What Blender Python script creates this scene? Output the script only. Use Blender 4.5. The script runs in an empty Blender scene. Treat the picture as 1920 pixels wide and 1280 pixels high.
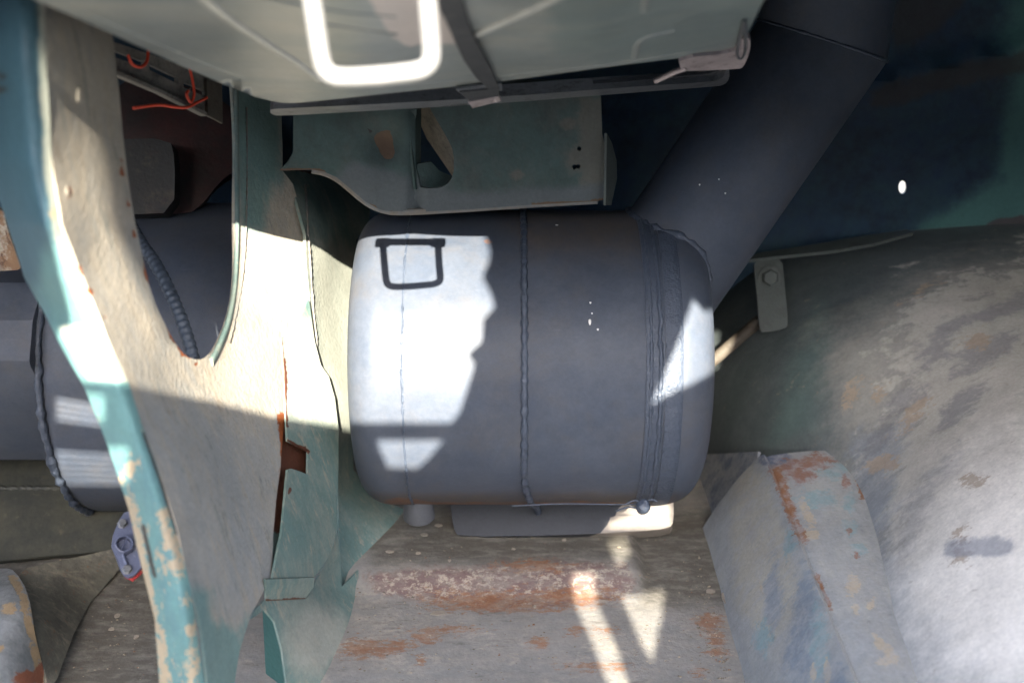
import bpy, bmesh, math, random
import numpy as np
from mathutils import Vector, Matrix, geometry, noise
from mathutils.bvhtree import BVHTree

# ------------------------------------------------------------------ camera, world, sun, exposure
SC = bpy.context.scene
COL = SC.collection
PITCH = math.radians(25)
CAM = Vector((0, 0, .95))
F = Vector((0, math.cos(PITCH), -math.sin(PITCH)))
U = Vector((0, math.sin(PITCH), math.cos(PITCH)))
X = Vector((1, 0, 0))
FPX = 1920 * 40 / 36
cd = bpy.data.cameras.new('camera')
cam = bpy.data.objects.new('camera', cd)
COL.objects.link(cam)
cam.location = CAM
cam.rotation_euler = (math.pi / 2 - PITCH, 0, 0)
cd.lens = 40
cd.sensor_width = 36
cd.clip_start = .01
cd.clip_end = 2000
cd.dof.use_dof = True
cd.dof.focus_distance = 1.42
cd.dof.aperture_fstop = 2.8
SC.camera = cam

SUN = Vector((-.039, .595, -.380)).normalized()      # direction the light travels
SUN_ELEV = math.asin(-SUN.z)
W = bpy.data.worlds.new('World')
SC.world = W
W.use_nodes = True
_bg = W.node_tree.nodes['Background']
_sky = W.node_tree.nodes.new('ShaderNodeTexSky')
_sky.sky_type = 'NISHITA'
_sky.sun_disc = False
_sky.sun_elevation = SUN_ELEV
_sky.sun_rotation = math.atan2(-SUN.x, -SUN.y)
_sky.air_density = 1.0
_sky.dust_density = 2.0
_sky.ozone_density = 1.4
W.node_tree.links.new(_sky.outputs[0], _bg.inputs[0])
_bg.inputs[1].default_value = .13
sl = bpy.data.lights.new('sun', 'SUN')
sl.energy = 5
sl.angle = math.radians(.25)
sl.color = (1, .93, .79)
so = bpy.data.objects.new('sun', sl)
COL.objects.link(so)
so.rotation_euler = SUN.to_track_quat('-Z', 'Y').to_euler()
SC.view_settings.view_transform = 'Standard'
SC.view_settings.look = 'None'
SC.view_settings.gamma = 1
SC.view_settings.exposure = 3.05
SC.cycles.max_bounces = 8
SC.cycles.diffuse_bounces = 2

random.seed(7)
rng = np.random.default_rng(5)

# ------------------------------------------------------------------ geometry helpers
def ray(px, py):
    return F + X * ((px - 960) / FPX) + U * ((640 - py) / FPX)
def P(px, py, d):
    return CAM + ray(px, py) * d
def atY(px, py, y):
    r = ray(px, py); return CAM + r * ((y - CAM.y) / r.y)
def atZ(px, py, z):
    r = ray(px, py); return CAM + r * ((z - CAM.z) / r.z)
def proj(p):
    v = p - CAM
    d = v.dot(F)
    return 960 + v.x / d * FPX, 640 - v.dot(U) / d * FPX
def plane3(a, b, c):
    """depth over the picture of the flat plane through three (px, py, depth) points"""
    k = np.linalg.solve(np.array([[1, q[0], q[1]] for q in (a, b, c)], float), np.array([1 / q[2] for q in (a, b, c)]))
    return lambda x, y: P(x, y, 1 / (k[0] + k[1] * x + k[2] * y))
def warp(pts):
    """smooth curved sheet through (px, py, depth) points (thin plate spline)"""
    A = np.array(pts, float); n = len(A)
    xy = A[:, :2] / 500
    def phi(r2): return np.where(r2 > 1e-12, .5 * r2 * np.log(np.maximum(r2, 1e-12)), 0)
    r2 = ((xy[:, None] - xy[None]) ** 2).sum(-1)
    K = np.zeros((n + 3, n + 3))
    K[:n, :n] = phi(r2) + np.eye(n) * .004
    K[:n, n] = 1; K[:n, n + 1:] = xy
    K[n, :n] = 1; K[n + 1:, :n] = xy.T
    w = np.linalg.solve(K, np.concatenate([A[:, 2], [0, 0, 0]]))
    def f(x, y):
        q = np.array([x, y]) / 500
        d = float(phi(((xy - q) ** 2).sum(-1)) @ w[:n] + w[n] + w[n + 1:] @ q)
        return P(x, y, d)
    return f
def inside(poly, x, y):
    c = False; n = len(poly); j = n - 1
    for i in range(n):
        xi, yi = poly[i]; xj, yj = poly[j]
        if (yi > y) != (yj > y) and x < (xj - xi) * (y - yi) / (yj - yi) + xi: c = not c
        j = i
    return c
def segdist(poly, x, y, closed=True):
    a = np.array(poly, float)
    b = np.roll(a, -1, 0) if closed else a[1:]
    if not closed: a = a[:-1]
    d = b - a; q = np.array([x, y]) - a
    t = np.clip((q * d).sum(1) / np.maximum((d * d).sum(1), 1e-9), 0, 1)
    return float(np.sqrt(((q - d * t[:, None]) ** 2).sum(1).min()))
def dense(poly, step, closed=True):
    out = []; n = len(poly)
    for i in range(n if closed else n - 1):
        a = poly[i]; b = poly[(i + 1) % n]
        k = max(1, int(math.hypot(b[0] - a[0], b[1] - a[1]) / step))
        for j in range(k): out.append((a[0] + (b[0] - a[0]) * j / k, a[1] + (b[1] - a[1]) * j / k))
    if not closed: out.append(tuple(poly[-1]))
    return out
def smooth(poly, n=2, closed=True):
    """round the corners of an outline (Chaikin)"""
    for _ in range(n):
        out = []; m = len(poly)
        if not closed: out.append(poly[0])
        for i in range(m if closed else m - 1):
            a = poly[i]; b = poly[(i + 1) % m]
            out.append(tuple(a[k] * .75 + b[k] * .25 for k in range(len(a))))
            out.append(tuple(a[k] * .25 + b[k] * .75 for k in range(len(a))))
        if not closed: out.append(poly[-1])
        poly = out
    return poly
def blob(*bl):
    """worn spots: (px, py, rx, ry[, angle]) -> 1 in the middle, .5 on the rim"""
    def f(x, y):
        m = 0
        for b in bl:
            dx, dy = x - b[0], y - b[1]
            if len(b) > 4:
                c, s = math.cos(math.radians(b[4])), math.sin(math.radians(b[4]))
                dx, dy = dx * c + dy * s, -dx * s + dy * c
            m = max(m, 1 - .5 * math.hypot(dx / b[2], dy / b[3]))
        return max(0, m)
    return f
def area(poly, w=40):
    def f(x, y):
        d = segdist(poly, x, y)
        return min(1, max(0, .5 + (d if inside(poly, x, y) else -d) / (2 * w)))
    return f
def line(pts, w):
    def f(x, y): return max(0, 1 - .5 * segdist(pts, x, y, False) / w)
    return f
def both(*fs): return lambda x, y: max(f(x, y) for f in fs)

def link(name, me, mat=None, parent=None, loc=None):
    o = bpy.data.objects.new(name, me); COL.objects.link(o)
    if mat: me.materials.append(mat)
    if parent is not None:
        o.parent = parent
        me.transform(Matrix.Translation(-parent.location))
    elif loc is not None:
        o.location = loc
        me.transform(Matrix.Translation(-Vector(loc)))
    return o
def tag(o, label=None, cat=None, group=None, kind=None):
    if label: o['label'] = label
    if cat: o['category'] = cat
    if group: o['group'] = group
    if kind: o['kind'] = kind
    return o
def thing(name, label, cat, loc, group=None):
    o = bpy.data.objects.new(name, None); COL.objects.link(o)
    o.location = loc; o.empty_display_size = .02
    return tag(o, label, cat, group)
def centre(me):
    c = Vector((0, 0, 0))
    for v in me.vertices: c += v.co
    return c / max(1, len(me.vertices))
def put_masks(me, masks):
    for k, fn in (masks or {}).items():
        at = me.attributes.new(k, 'FLOAT', 'POINT')
        vals = []
        for v in me.vertices:
            x, y = proj(v.co); vals.append(fn(x, y))
        at.data.foreach_set('value', vals)
def finish(me, sharp=38):
    me.shade_smooth()
    me.set_sharp_from_angle(angle=math.radians(sharp))
def mesh(name, vs, fs, sharp=38):
    me = bpy.data.meshes.new(name)
    me.from_pydata([tuple(v) for v in vs], [], fs); me.validate(); me.update()
    bm = bmesh.new(); bm.from_mesh(me); bmesh.ops.recalc_face_normals(bm, faces=bm.faces); bm.to_mesh(me); bm.free()
    finish(me, sharp)
    return me
def sheet(name, outer, fn, mat, parent=None, holes=(), step=14, thick=.003, masks=None, dent=0, dscale=12, edge=True):
    """a piece of sheet metal with real thickness: outline + holes, shaped by fn(px, py) -> point"""
    loops = [dense(outer, step)] + [dense(h, step * .6) for h in holes]
    pts, eds = [], []
    for lp in loops:
        b = len(pts); n = len(lp)
        pts += [Vector(q) for q in lp]
        eds += [(b + i, b + (i + 1) % n) for i in range(n)]
    xs = [q[0] for q in outer]; ys = [q[1] for q in outer]
    r = 0; y = min(ys) + step * .5
    while y < max(ys):
        x = min(xs) + step * (.5 if r % 2 else .25)
        while x < max(xs):
            if inside(outer, x, y) and not any(inside(h, x, y) for h in holes) and all(segdist(l, x, y) > step * .45 for l in loops):
                pts.append(Vector((x, y)))
            x += step
        y += step * .87; r += 1
    V, _, T, *_ = geometry.delaunay_2d_cdt(pts, eds, [], 0, 1e-4)
    T = [t for t in T if (lambda c: inside(outer, *c) and not any(inside(h, *c) for h in holes))((sum(V[i].x for i in t) / 3, sum(V[i].y for i in t) / 3))]
    used = sorted({i for t in T for i in t}); ix = {k: i for i, k in enumerate(used)}
    T = [[ix[i] for i in t] for t in T]
    pos = [fn(V[k].x, V[k].y) for k in used]
    nor = [Vector((0, 0, 0)) for _ in pos]
    for t in T:
        n = (pos[t[1]] - pos[t[0]]).cross(pos[t[2]] - pos[t[0]])
        if n.dot(CAM - pos[t[0]]) < 0: t.reverse(); n = -n
        for i in t: nor[i] += n
    nor = [n.normalized() for n in nor]
    if dent:
        pos = [p + n * dent * noise.noise(p * dscale) for p, n in zip(pos, nor)]
    N = len(pos)
    back = [p - n * thick for p, n in zip(pos, nor)]
    fs = [list(t) for t in T] + [[N + i for i in reversed(t)] for t in T]
    cnt = {}
    for t in T:
        for i in range(3):
            a, b = t[i], t[(i + 1) % 3]
            cnt[(a, b)] = 1
    for (a, b) in list(cnt):
        if (b, a) not in cnt: fs.append([b, a, N + a, N + b])
    me = bpy.data.meshes.new(name)
    me.from_pydata([tuple(v) for v in pos + back], [], fs); me.update()
    finish(me)
    put_masks(me, masks)
    return link(name, me, mat, parent, None if parent is not None else centre(me))
def gridsurf(name, fn, us, vs, mat, parent=None, thick=.004, masks=None, uvs=None, flip=False):
    nu, nv = len(us), len(vs)
    pos = [fn(u, v) for v in vs for u in us]
    uv0 = [(u, v) for v in vs for u in us]
    fs = []
    for j in range(nv - 1):
        for i in range(nu - 1):
            f = [j * nu + i, j * nu + i + 1, (j + 1) * nu + i + 1, (j + 1) * nu + i]
            fs.append(f)
    nor = [Vector((0, 0, 0)) for _ in pos]
    for f in fs:
        n = (pos[f[1]] - pos[f[0]]).cross(pos[f[3]] - pos[f[0]])
        if flip: n = -n
        for i in f: nor[i] += n
    N = len(pos)
    allp = pos + [p - n.normalized() * thick for p, n in zip(pos, nor)]
    if flip: fs = [f[::-1] for f in fs]
    F2 = fs + [[N + i for i in reversed(f)] for f in fs]
    cnt = {(f[i], f[(i + 1) % 4]) for f in fs for i in range(4)}
    F2 += [[b, a, N + a, N + b] for (a, b) in cnt if (b, a) not in cnt]
    me = bpy.data.meshes.new(name)
    me.from_pydata([tuple(v) for v in allp], [], F2); me.update()
    finish(me)
    put_masks(me, masks)
    for k, nm in enumerate(('su', 'sv')):
        at = me.attributes.new(nm, 'FLOAT', 'POINT')
        at.data.foreach_set('value', [q[k] for q in uv0] * 2)
    return link(name, me, mat, parent, None if parent is not None else centre(me))
def frames(pts):
    out = []; n = len(pts); prev = None
    for i in range(n):
        t = (pts[min(i + 1, n - 1)] - pts[max(i - 1, 0)]).normalized()
        if prev is None:
            a = Vector((0, 0, 1)) if abs(t.z) < .9 else Vector((1, 0, 0))
            s = t.cross(a).normalized()
        else:
            s = (prev - t * prev.dot(t)).normalized()
        prev = s
        out.append((t, s, t.cross(s).normalized()))
    return out
def tube_geo(pts, rad, seg=10, closed=False, prof=None):
    """vertices and faces of a rod along pts; rad is a number or rad(i, angle)"""
    n = len(pts); vs, fs = [], []
    if closed:
        ext = [pts[-1]] + list(pts) + [pts[0]]
        fr = frames(ext)[1:-1]
    else: fr = frames(pts)
    for i, p in enumerate(pts):
        t, s, b = fr[i]
        for k in range(seg):
            a = 2 * math.pi * k / seg
            r = rad(i, a) if callable(rad) else rad
            if prof: q = s * (prof[0] * math.copysign(abs(math.cos(a)) ** .6, math.cos(a))) + b * (prof[1] * math.copysign(abs(math.sin(a)) ** .6, math.sin(a)))
            else: q = s * (r * math.cos(a)) + b * (r * math.sin(a))
            vs.append(p + q)
    for i in range(n if closed else n - 1):
        j = (i + 1) % n
        for k in range(seg):
            l = (k + 1) % seg
            fs.append([i * seg + k, i * seg + l, j * seg + l, j * seg + k])
    if not closed:
        fs.append([k for k in range(seg)][::-1]); fs.append([(n - 1) * seg + k for k in range(seg)])
    return vs, fs
def tube(name, pts, rad, mat, parent=None, seg=10, closed=False, prof=None, sharp=50):
    vs, fs = tube_geo([Vector(p) for p in pts], rad, seg, closed, prof)
    me = mesh(name, vs, fs, sharp)
    return link(name, me, mat, parent, None if parent is not None else centre(me))
def bead(name, pts, r, mat, parent, closed=False, seg=8, wob=.35, sc=90):
    """lumpy weld bead"""
    ps = [Vector(p) for p in pts]
    def rad(i, a):
        q = ps[i] * sc
        return r * (1 + wob * noise.noise(q) + .22 * math.sin(i * 1.5 + 2 * noise.noise(q * .5)) + .15 * noise.noise(q * 3 + Vector((a, 0, 0))))
    return tube(name, ps, rad, mat, parent, seg, closed)
def resample(pts, step):
    pts = [Vector(p) for p in pts]; out = [pts[0]]
    for a, b in zip(pts, pts[1:]):
        k = max(1, int((b - a).length / step))
        out += [a.lerp(b, (j + 1) / k) for j in range(k)]
    return out
def spline(pts, n=8):
    """Catmull-Rom through 3D points"""
    p = [Vector(q) for q in pts]; p = [p[0] * 2 - p[1]] + p + [p[-1] * 2 - p[-2]]
    out = []
    for i in range(1, len(p) - 2):
        for j in range(n):
            t = j / n
            out.append(.5 * ((2 * p[i]) + (p[i + 1] - p[i - 1]) * t + (2 * p[i - 1] - 5 * p[i] + 4 * p[i + 1] - p[i + 2]) * t * t + (3 * p[i] - 3 * p[i + 1] + p[i + 2] - p[i - 1]) * t ** 3))
    out.append(p[-2]); return out
def lathe(name, prof, c, axis, mat, parent, seg=96, sharp=38, fn=None):
    """turn a profile of (along, radius) about axis through c"""
    ax = axis.normalized()
    a = Vector((0, 0, 1)) if abs(ax.z) < .9 else Vector((0, 1, 0))
    e1 = (a - ax * a.dot(ax)).normalized(); e2 = ax.cross(e1)
    vs, fs = [], []
    for (t, r) in prof:
        for k in range(seg):
            th = 2 * math.pi * k / seg
            rr = r + (fn(t, th) if fn else 0)
            vs.append(c + ax * t + e1 * (rr * math.cos(th)) + e2 * (rr * math.sin(th)))
    for i in range(len(prof) - 1):
        for k in range(seg):
            l = (k + 1) % seg
            fs.append([i * seg + k, i * seg + l, (i + 1) * seg + l, (i + 1) * seg + k])
    fs.append([k for k in range(seg)]); fs.append([(len(prof) - 1) * seg + k for k in range(seg)])
    me = mesh(name, vs, fs, sharp)
    return link(name, me, mat, parent, None if parent is not None else centre(me))
def box(name, c, e1, e2, e3, mat, parent=None, bevel=.002, segs=2, masks=None):
    """bevelled block with half-extent vectors"""
    bm = bmesh.new()
    r = bmesh.ops.create_cube(bm, size=2)
    for v in bm.verts: v.co = c + e1 * v.co.x + e2 * v.co.y + e3 * v.co.z
    bmesh.ops.recalc_face_normals(bm, faces=bm.faces)
    if bevel: bmesh.ops.bevel(bm, geom=bm.edges[:], offset=bevel, segments=segs, affect='EDGES', profile=.6)
    me = bpy.data.meshes.new(name); bm.to_mesh(me); bm.free()
    finish(me, 35); put_masks(me, masks)
    return link(name, me, mat, parent, None if parent is not None else centre(me))
def bvh_of(*obs):
    vs, fs = [], []
    for o in obs:
        b = len(vs)
        off = o.location + (o.parent.location if o.parent else Vector())
        vs += [v.co + off for v in o.data.vertices]
        fs += [[b + i for i in p.vertices] for p in o.data.polygons]
    return BVHTree.FromPolygons(vs, fs)
def hit(bv, px, py):
    r = ray(px, py).normalized()
    h = bv.ray_cast(CAM, r)
    return h[0], h[1]

# ------------------------------------------------------------------ materials
def lin(r, g, b):
    f = lambda c: (c / 255 / 12.92) if c / 255 <= .04045 else ((c / 255 + .055) / 1.055) ** 2.4
    return (f(r), f(g), f(b), 1)
def col(*c): return (c[0], c[1], c[2], 1)
KEY = {'navy_satin_paint': 'tank', 'navy_weld_paint': 'tankw', 'puckered_navy_paint': 'pucker', 'weathered_beige_paint': 'plate', 'chipped_teal_paint': 'flange', 'scuffed_green_paint': 'gusset', 'dark_green_paint': 'green', 'dusty_green_grey_paint': 'beam', 'worn_beige_edge': 'lip', 'greyish_white_paint': 'panel', 'greyish_white_rib_paint': 'rib', 'bare_grey_steel': 'steel', 'corroded_pinkish_steel': 'pinksteel', 'white_enamel': 'handle', 'black_rubber': 'strap', 'maroon_primer': 'maroon', 'dull_brown_black_paint': 'darkbox', 'grey_tan_channel': 'strip', 'red_plastic': 'wire', 'navy_back_wall_paint': 'wall', 'dark_olive_paint': 'olive', 'worn_arch_paint': 'arch', 'blue_grey_ledge_paint': 'ledge', 'worn_grey_floor_paint': 'floor', 'beige_painted_block': 'block', 'grey_green_bracket_paint': 'bracket', 'rusty_brown_rod': 'rod', 'slate_blue_paint': 'valve', 'red_gasket': 'red', 'beige_paint_flake': 'flake', 'grey_cap_paint': 'cap', 'white_paint_drop': 'drop', 'dark_roof_paint': 'roof', 'pale_concrete': 'ground', 'lid_green_paint': 'lid', 'grey_ribbed_sleeve': 'cable', 'chipped_block_paint': 'cblock'}
DIM = dict(plate=.84, flange=.70, gusset=.66, beam=.82, lip=.6, panel=.95, rib=1, wall=.95, floor=.88, ledge=.86, maroon=.7, darkbox=.6, strip=.75, olive=.65, bracket=.6, block=.7, steel=.7, cable=.6, cap=.8, flake=.9, cblock=.75, rod=.7, valve=.9, green=.8)
def make(name, base, rough=.6, layers=(), bump=.15, bscale=120, metal=0, spec=.4, var=.18, coord='pos', coat=0, dust=None, bump2=None):
    kk = DIM.get(KEY.get(name, ''), 1)
    base = tuple(q * kk for q in base); layers = [dict(l, c=tuple(q * kk for q in l['c'])) for l in layers]
    if dust: dust = (tuple(q * kk for q in dust[0]),) + tuple(dust[1:])
    m = bpy.data.materials.new(name); m.use_nodes = True
    nt = m.node_tree; nd = nt.nodes; L = nt.links.new
    bs = nd['Principled BSDF']
    def new(t, **k):
        n = nd.new(t)
        for a, b in k.items(): setattr(n, a, b)
        return n
    def math_(op, a, b=None, clamp=False):
        n = new('ShaderNodeMath', operation=op, use_clamp=clamp)
        for i, v in enumerate((a, b)):
            if v is None: continue
            if isinstance(v, (int, float)): n.inputs[i].default_value = v
            else: L(v, n.inputs[i])
        return n.outputs[0]
    if coord == 'pos': src = new('ShaderNodeNewGeometry').outputs['Position']
    else:
        cx = new('ShaderNodeCombineXYZ')
        for i, k in enumerate(('su', 'sv')):
            L(new('ShaderNodeAttribute', attribute_name=k).outputs['Fac'], cx.inputs[i])
        src = cx.outputs[0]
    def noise_(scale, detail=5, rough_=.55, dist=0, off=0):
        v = src
        if isinstance(scale, (tuple, list)):
            mp = new('ShaderNodeMapping'); mp.inputs['Scale'].default_value = scale; mp.inputs['Location'].default_value = (off, off * 1.3, off * .7)
            L(src, mp.inputs['Vector']); v = mp.outputs[0]; s = 1
        else: s = scale
        n = new('ShaderNodeTexNoise'); L(v, n.inputs['Vector'])
        n.inputs['Scale'].default_value = s; n.inputs['Detail'].default_value = detail
        n.inputs['Roughness'].default_value = rough_; n.inputs['Distortion'].default_value = dist
        return n.outputs['Fac']
    def step(v, lo, hi):
        n = new('ShaderNodeMapRange', interpolation_type='SMOOTHSTEP'); L(v, n.inputs['Value'])
        n.inputs['From Min'].default_value = lo; n.inputs['From Max'].default_value = hi
        return n.outputs['Result']
    def mix(f, a, b, mode='MIX'):
        n = new('ShaderNodeMix', data_type='RGBA', blend_type=mode)
        if isinstance(f, (int, float)): n.inputs[0].default_value = f
        else: L(f, n.inputs[0])
        for i, v in ((6, a), (7, b)):
            if isinstance(v, (tuple, list)): n.inputs[i].default_value = v
            else: L(v, n.inputs[i])
        return n.outputs[2]
    c = col(*base)
    rg = rough
    heights = []
    k = 0
    for ly in layers:
        k += 1
        sc = ly.get('scale', 20)
        if not isinstance(sc, (tuple, list)): sc = (sc, sc, sc)
        nz = noise_(sc, ly.get('detail', 10), ly.get('nr', .68), ly.get('dist', .35), off=3.1 * k)
        nz = math_('ADD', math_('MULTIPLY', nz, .7), math_('MULTIPLY', noise_(tuple(q * 5.3 for q in sc) if coord == 'pos' else (math.sqrt(sc[0] * sc[1]) * 5,) * 3, 6, .65, .2, off=1.7 * k), .3))
        w = ly.get('w', .05)
        if 'attr' in ly:
            a = new('ShaderNodeAttribute', attribute_name=ly['attr']).outputs['Fac']
            v = math_('ADD', a, math_('MULTIPLY', math_('SUBTRACT', nz, .5), ly.get('amp', 1.0) * 1.5))
            f = step(v, .5 - w, .5 + w)
            f = math_('MULTIPLY', f, step(a, .02, .12))
        else:
            th = ly.get('th', .55)
            f = step(nz, th - w, th + w)
        if ly.get('inside'):
            a = new('ShaderNodeAttribute', attribute_name=ly['inside']).outputs['Fac']
            f = math_('MULTIPLY', f, step(a, .3, .7))
        f = math_('MULTIPLY', f, ly.get('op', 1.0))
        c = mix(f, c, col(*ly['c']))
        if 'rough' in ly:
            n = new('ShaderNodeMix', data_type='FLOAT'); L(f, n.inputs[0])
            if isinstance(rg, (int, float)): n.inputs[2].default_value = rg
            else: L(rg, n.inputs[2])
            n.inputs[3].default_value = ly['rough']; rg = n.outputs[0]
        if ly.get('h'): heights.append(math_('MULTIPLY', f, ly['h']))
    if dust:
        f = step(math_('ADD', math_('MULTIPLY', noise_((dust[1],) * 3 if not isinstance(dust[1], tuple) else dust[1], 9, .72, .3, 8.8), 1.0), 0), .42, .66)
        c = mix(math_('MULTIPLY', f, dust[2]), c, col(*dust[0]))
    # mottled tone and fine grain
    big = noise_((9, 9, 9), 6, .6, 0, 1.7)
    fine = noise_((240, 240, 240), 3, .6, 0, .3)
    mid = noise_((46, 46, 46), 8, .72, .2, 4.1)
    t = math_('ADD', math_('ADD', math_('MULTIPLY', big, .4), math_('MULTIPLY', fine, .28)), math_('MULTIPLY', mid, .32))
    n = new('ShaderNodeMapRange'); L(t, n.inputs['Value'])
    n.inputs['From Min'].default_value = .36; n.inputs['From Max'].default_value = .64
    n.inputs['To Min'].default_value = 1 - var; n.inputs['To Max'].default_value = 1 + var
    hs = new('ShaderNodeHueSaturation'); L(n.outputs[0], hs.inputs['Value'])
    if isinstance(c, tuple): hs.inputs['Color'].default_value = c
    else: L(c, hs.inputs['Color'])
    L(hs.outputs[0], bs.inputs['Base Color'])
    rn = math_('MULTIPLY', math_('SUBTRACT', big, .5), .25)
    if isinstance(rg, (int, float)): rr = math_('ADD', rn, rg, True)
    else: rr = math_('ADD', rn, rg, True)
    L(rr, bs.inputs['Roughness'])
    bs.inputs['Metallic'].default_value = metal
    bs.inputs['Specular IOR Level'].default_value = spec
    if coat: bs.inputs['Coat Weight'].default_value = coat; bs.inputs['Coat Roughness'].default_value = .25
    h = math_('MULTIPLY', noise_((bscale,) * 3, 5, .6), 1.0)
    if bump2:
        h = math_('ADD', h, math_('MULTIPLY', noise_(bump2[0], 4, .5, .4, 5.5), bump2[1]))
    for q in heights: h = math_('ADD', h, q)
    bp = new('ShaderNodeBump'); bp.inputs['Strength'].default_value = bump; bp.inputs['Distance'].default_value = .004
    L(h, bp.inputs['Height']); L(bp.outputs[0], bs.inputs['Normal'])
    return m

RUST = (.23, .065, .02); RUSTD = (.11, .04, .022); TAN = (.46, .37, .25); CYAN = (.18, .36, .36)
M = {}
M['tank'] = make('navy_satin_paint', (.058, .068, .088), .50, [
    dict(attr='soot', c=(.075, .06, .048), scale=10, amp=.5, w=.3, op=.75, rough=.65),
    dict(attr='rust', c=(.16, .075, .035), scale=60, amp=1.3, w=.1, op=.8, rough=.7),
    dict(c=(.037, .048, .070), scale=(22, 22, 22), th=.52, w=.16, op=.7),
    dict(c=(.11, .12, .145), scale=(14, 120, 120), th=.64, w=.04, op=.35),
    dict(c=(.085, .075, .066), scale=(9, 9, 9), th=.58, w=.14, op=.45, rough=.6),
    dict(c=(.30, .32, .35), scale=(260, 260, 260), th=.76, w=.03, op=.5)], bump=.06, bscale=420, spec=.26, var=.14)
M['tankw'] = make('navy_weld_paint', (.044, .056, .080), .46, [
    dict(c=(.20, .22, .26), scale=(130, 130, 130), th=.62, w=.06, op=.5)], bump=.5, bscale=260, spec=.5, var=.12)
M['pucker'] = make('puckered_navy_paint', (.08, .096, .135), .36, [], bump=.55, bscale=60, spec=.5, var=.08, bump2=((24, 110, 110), 1.4))
M['plate'] = make('weathered_beige_paint', (.40, .35, .28), .7, [
    dict(c=(.24, .25, .25), scale=(14, 14, 5), th=.53, w=.14, op=.8),
    dict(c=(.50, .42, .32), scale=(20, 20, 9), th=.60, w=.06, op=.7),
    dict(attr='grey', c=(.25, .265, .265), scale=(14, 14, 4), amp=1.2, w=.35, op=.7),
    dict(c=(.36, .31, .24), scale=(60, 60, 6), th=.56, w=.07, op=.6),
    dict(c=(.13, .155, .15), scale=(80, 80, 9), th=.59, w=.05, op=.6),
    dict(c=(.19, .13, .08), scale=(45, 45, 10), th=.62, w=.05, op=.5),
    dict(attr='teal', c=(.13, .235, .225), scale=(26, 26, 8), amp=1.2, w=.3, op=.85),
    dict(c=(.17, .16, .14), scale=(170, 170, 26), th=.63, w=.05, op=.55),
    dict(attr='rust', c=RUST, scale=60, amp=.9, w=.08, h=-.4),
    dict(c=(.62, .56, .46), scale=(150, 150, 150), th=.70, w=.03, op=.6)], bump=.3, bscale=160, spec=.25)
M['flange'] = make('chipped_teal_paint', (.14, .285, .275), .5, [
    dict(c=(.10, .20, .24), scale=(16, 16, 6), th=.55, w=.1, op=.7),
    dict(attr='blue', c=(.055, .125, .165), scale=24, amp=.6, w=.25, op=.9),
    dict(attr='pale', c=(.42, .44, .37), scale=24, amp=.5, w=.12),
    dict(attr='chip', c=TAN, scale=95, amp=3.0, w=.07, h=-.5),
    dict(c=TAN, scale=(60, 60, 30), th=.58, w=.02, h=-.5, inside='wear'),
    dict(attr='dark', c=(.05, .05, .045), scale=60, amp=.9, w=.06),
    dict(c=RUST, scale=(75, 75, 75), th=.72, w=.02, op=.9)], bump=.25, bscale=120)
M['gusset'] = make('scuffed_green_paint', (.235, .285, .25), .65, [
    dict(c=(.12, .21, .20), scale=(16, 16, 6), th=.50, w=.1, op=.85),
    dict(c=(.36, .33, .26), scale=(70, 70, 9), th=.58, w=.05, op=.7),
    dict(attr='pale', c=(.42, .42, .36), scale=20, amp=.6, w=.25, op=.8),
    dict(attr='rust', c=RUSTD, scale=60, amp=.7, w=.06),
    dict(c=(.10, .13, .12), scale=(190, 190, 30), th=.64, w=.05, op=.5)], bump=.25, bscale=160, spec=.3)
M['green'] = make('dark_green_paint', (.045, .13, .12), .5, [dict(c=(.2, .22, .2), scale=70, th=.66, w=.04)], bump=.2)
M['beam'] = make('dusty_green_grey_paint', (.046, .082, .078), .6, [
    dict(c=(.032, .046, .046), scale=(11, 11, 11), th=.50, w=.12, op=.8),
    dict(c=(.085, .088, .08), scale=(22, 22, 14), th=.56, w=.1, op=.5),
    dict(attr='grey', c=(.09, .102, .112), scale=14, amp=.6, w=.2, op=.8),
    dict(attr='tan', c=(.115, .105, .088), scale=30, amp=.8, w=.2, op=.7),
    dict(attr='rust', c=(.10, .062, .038), scale=70, amp=.7, w=.05, h=-.6),
    dict(attr='dark', c=(.02, .02, .02), scale=60, amp=.3, w=.08),
    dict(c=(.05, .06, .06), scale=(90, 90, 90), th=.69, w=.03, op=.6)], bump=.22, bscale=150, spec=.3)
M['lip'] = make('worn_beige_edge', (.22, .195, .165), .6, [dict(c=(.2, .21, .21), scale=30, th=.52, w=.1), dict(c=RUST, scale=60, th=.68, w=.03)], bump=.2)
M['panel'] = make('greyish_white_paint', (.29, .30, .28), .34, [
    dict(c=(.18, .215, .225), scale=(4, 16, 16), th=.50, w=.12, op=.7),
    dict(c=(.38, .36, .295), scale=(5, 24, 24), th=.58, w=.08, op=.6),
    dict(attr='teal', c=(.145, .195, .195), scale=(6, 30, 30), amp=.7, w=.2, op=.6),
    dict(attr='pink', c=(.52, .45, .41), scale=30, amp=.2, w=.06),  # sunlit patch put into the lid colour
    dict(c=(.11, .12, .12), scale=(14, 80, 80), th=.66, w=.05, op=.5)], bump=.06, bscale=60, spec=.5)
M['rib'] = make('greyish_white_rib_paint', (.46, .46, .42), .35, [dict(c=(.4, .4, .38), scale=30, th=.55, w=.1)], bump=.05)
M['steel'] = make('bare_grey_steel', (.30, .31, .33), .38, [dict(c=(.10, .10, .10), scale=(30, 90, 90), th=.58, w=.08, op=.7), dict(c=(.45, .45, .46), scale=80, th=.63, w=.05, op=.6)], metal=.6, bump=.1)
M['pinksteel'] = make('corroded_pinkish_steel', (.46, .39, .39), .45, [dict(c=(.18, .13, .11), scale=70, th=.58, w=.06, op=.8), dict(c=(.6, .55, .55), scale=50, th=.62, w=.05)], metal=.35, bump=.2)
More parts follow.
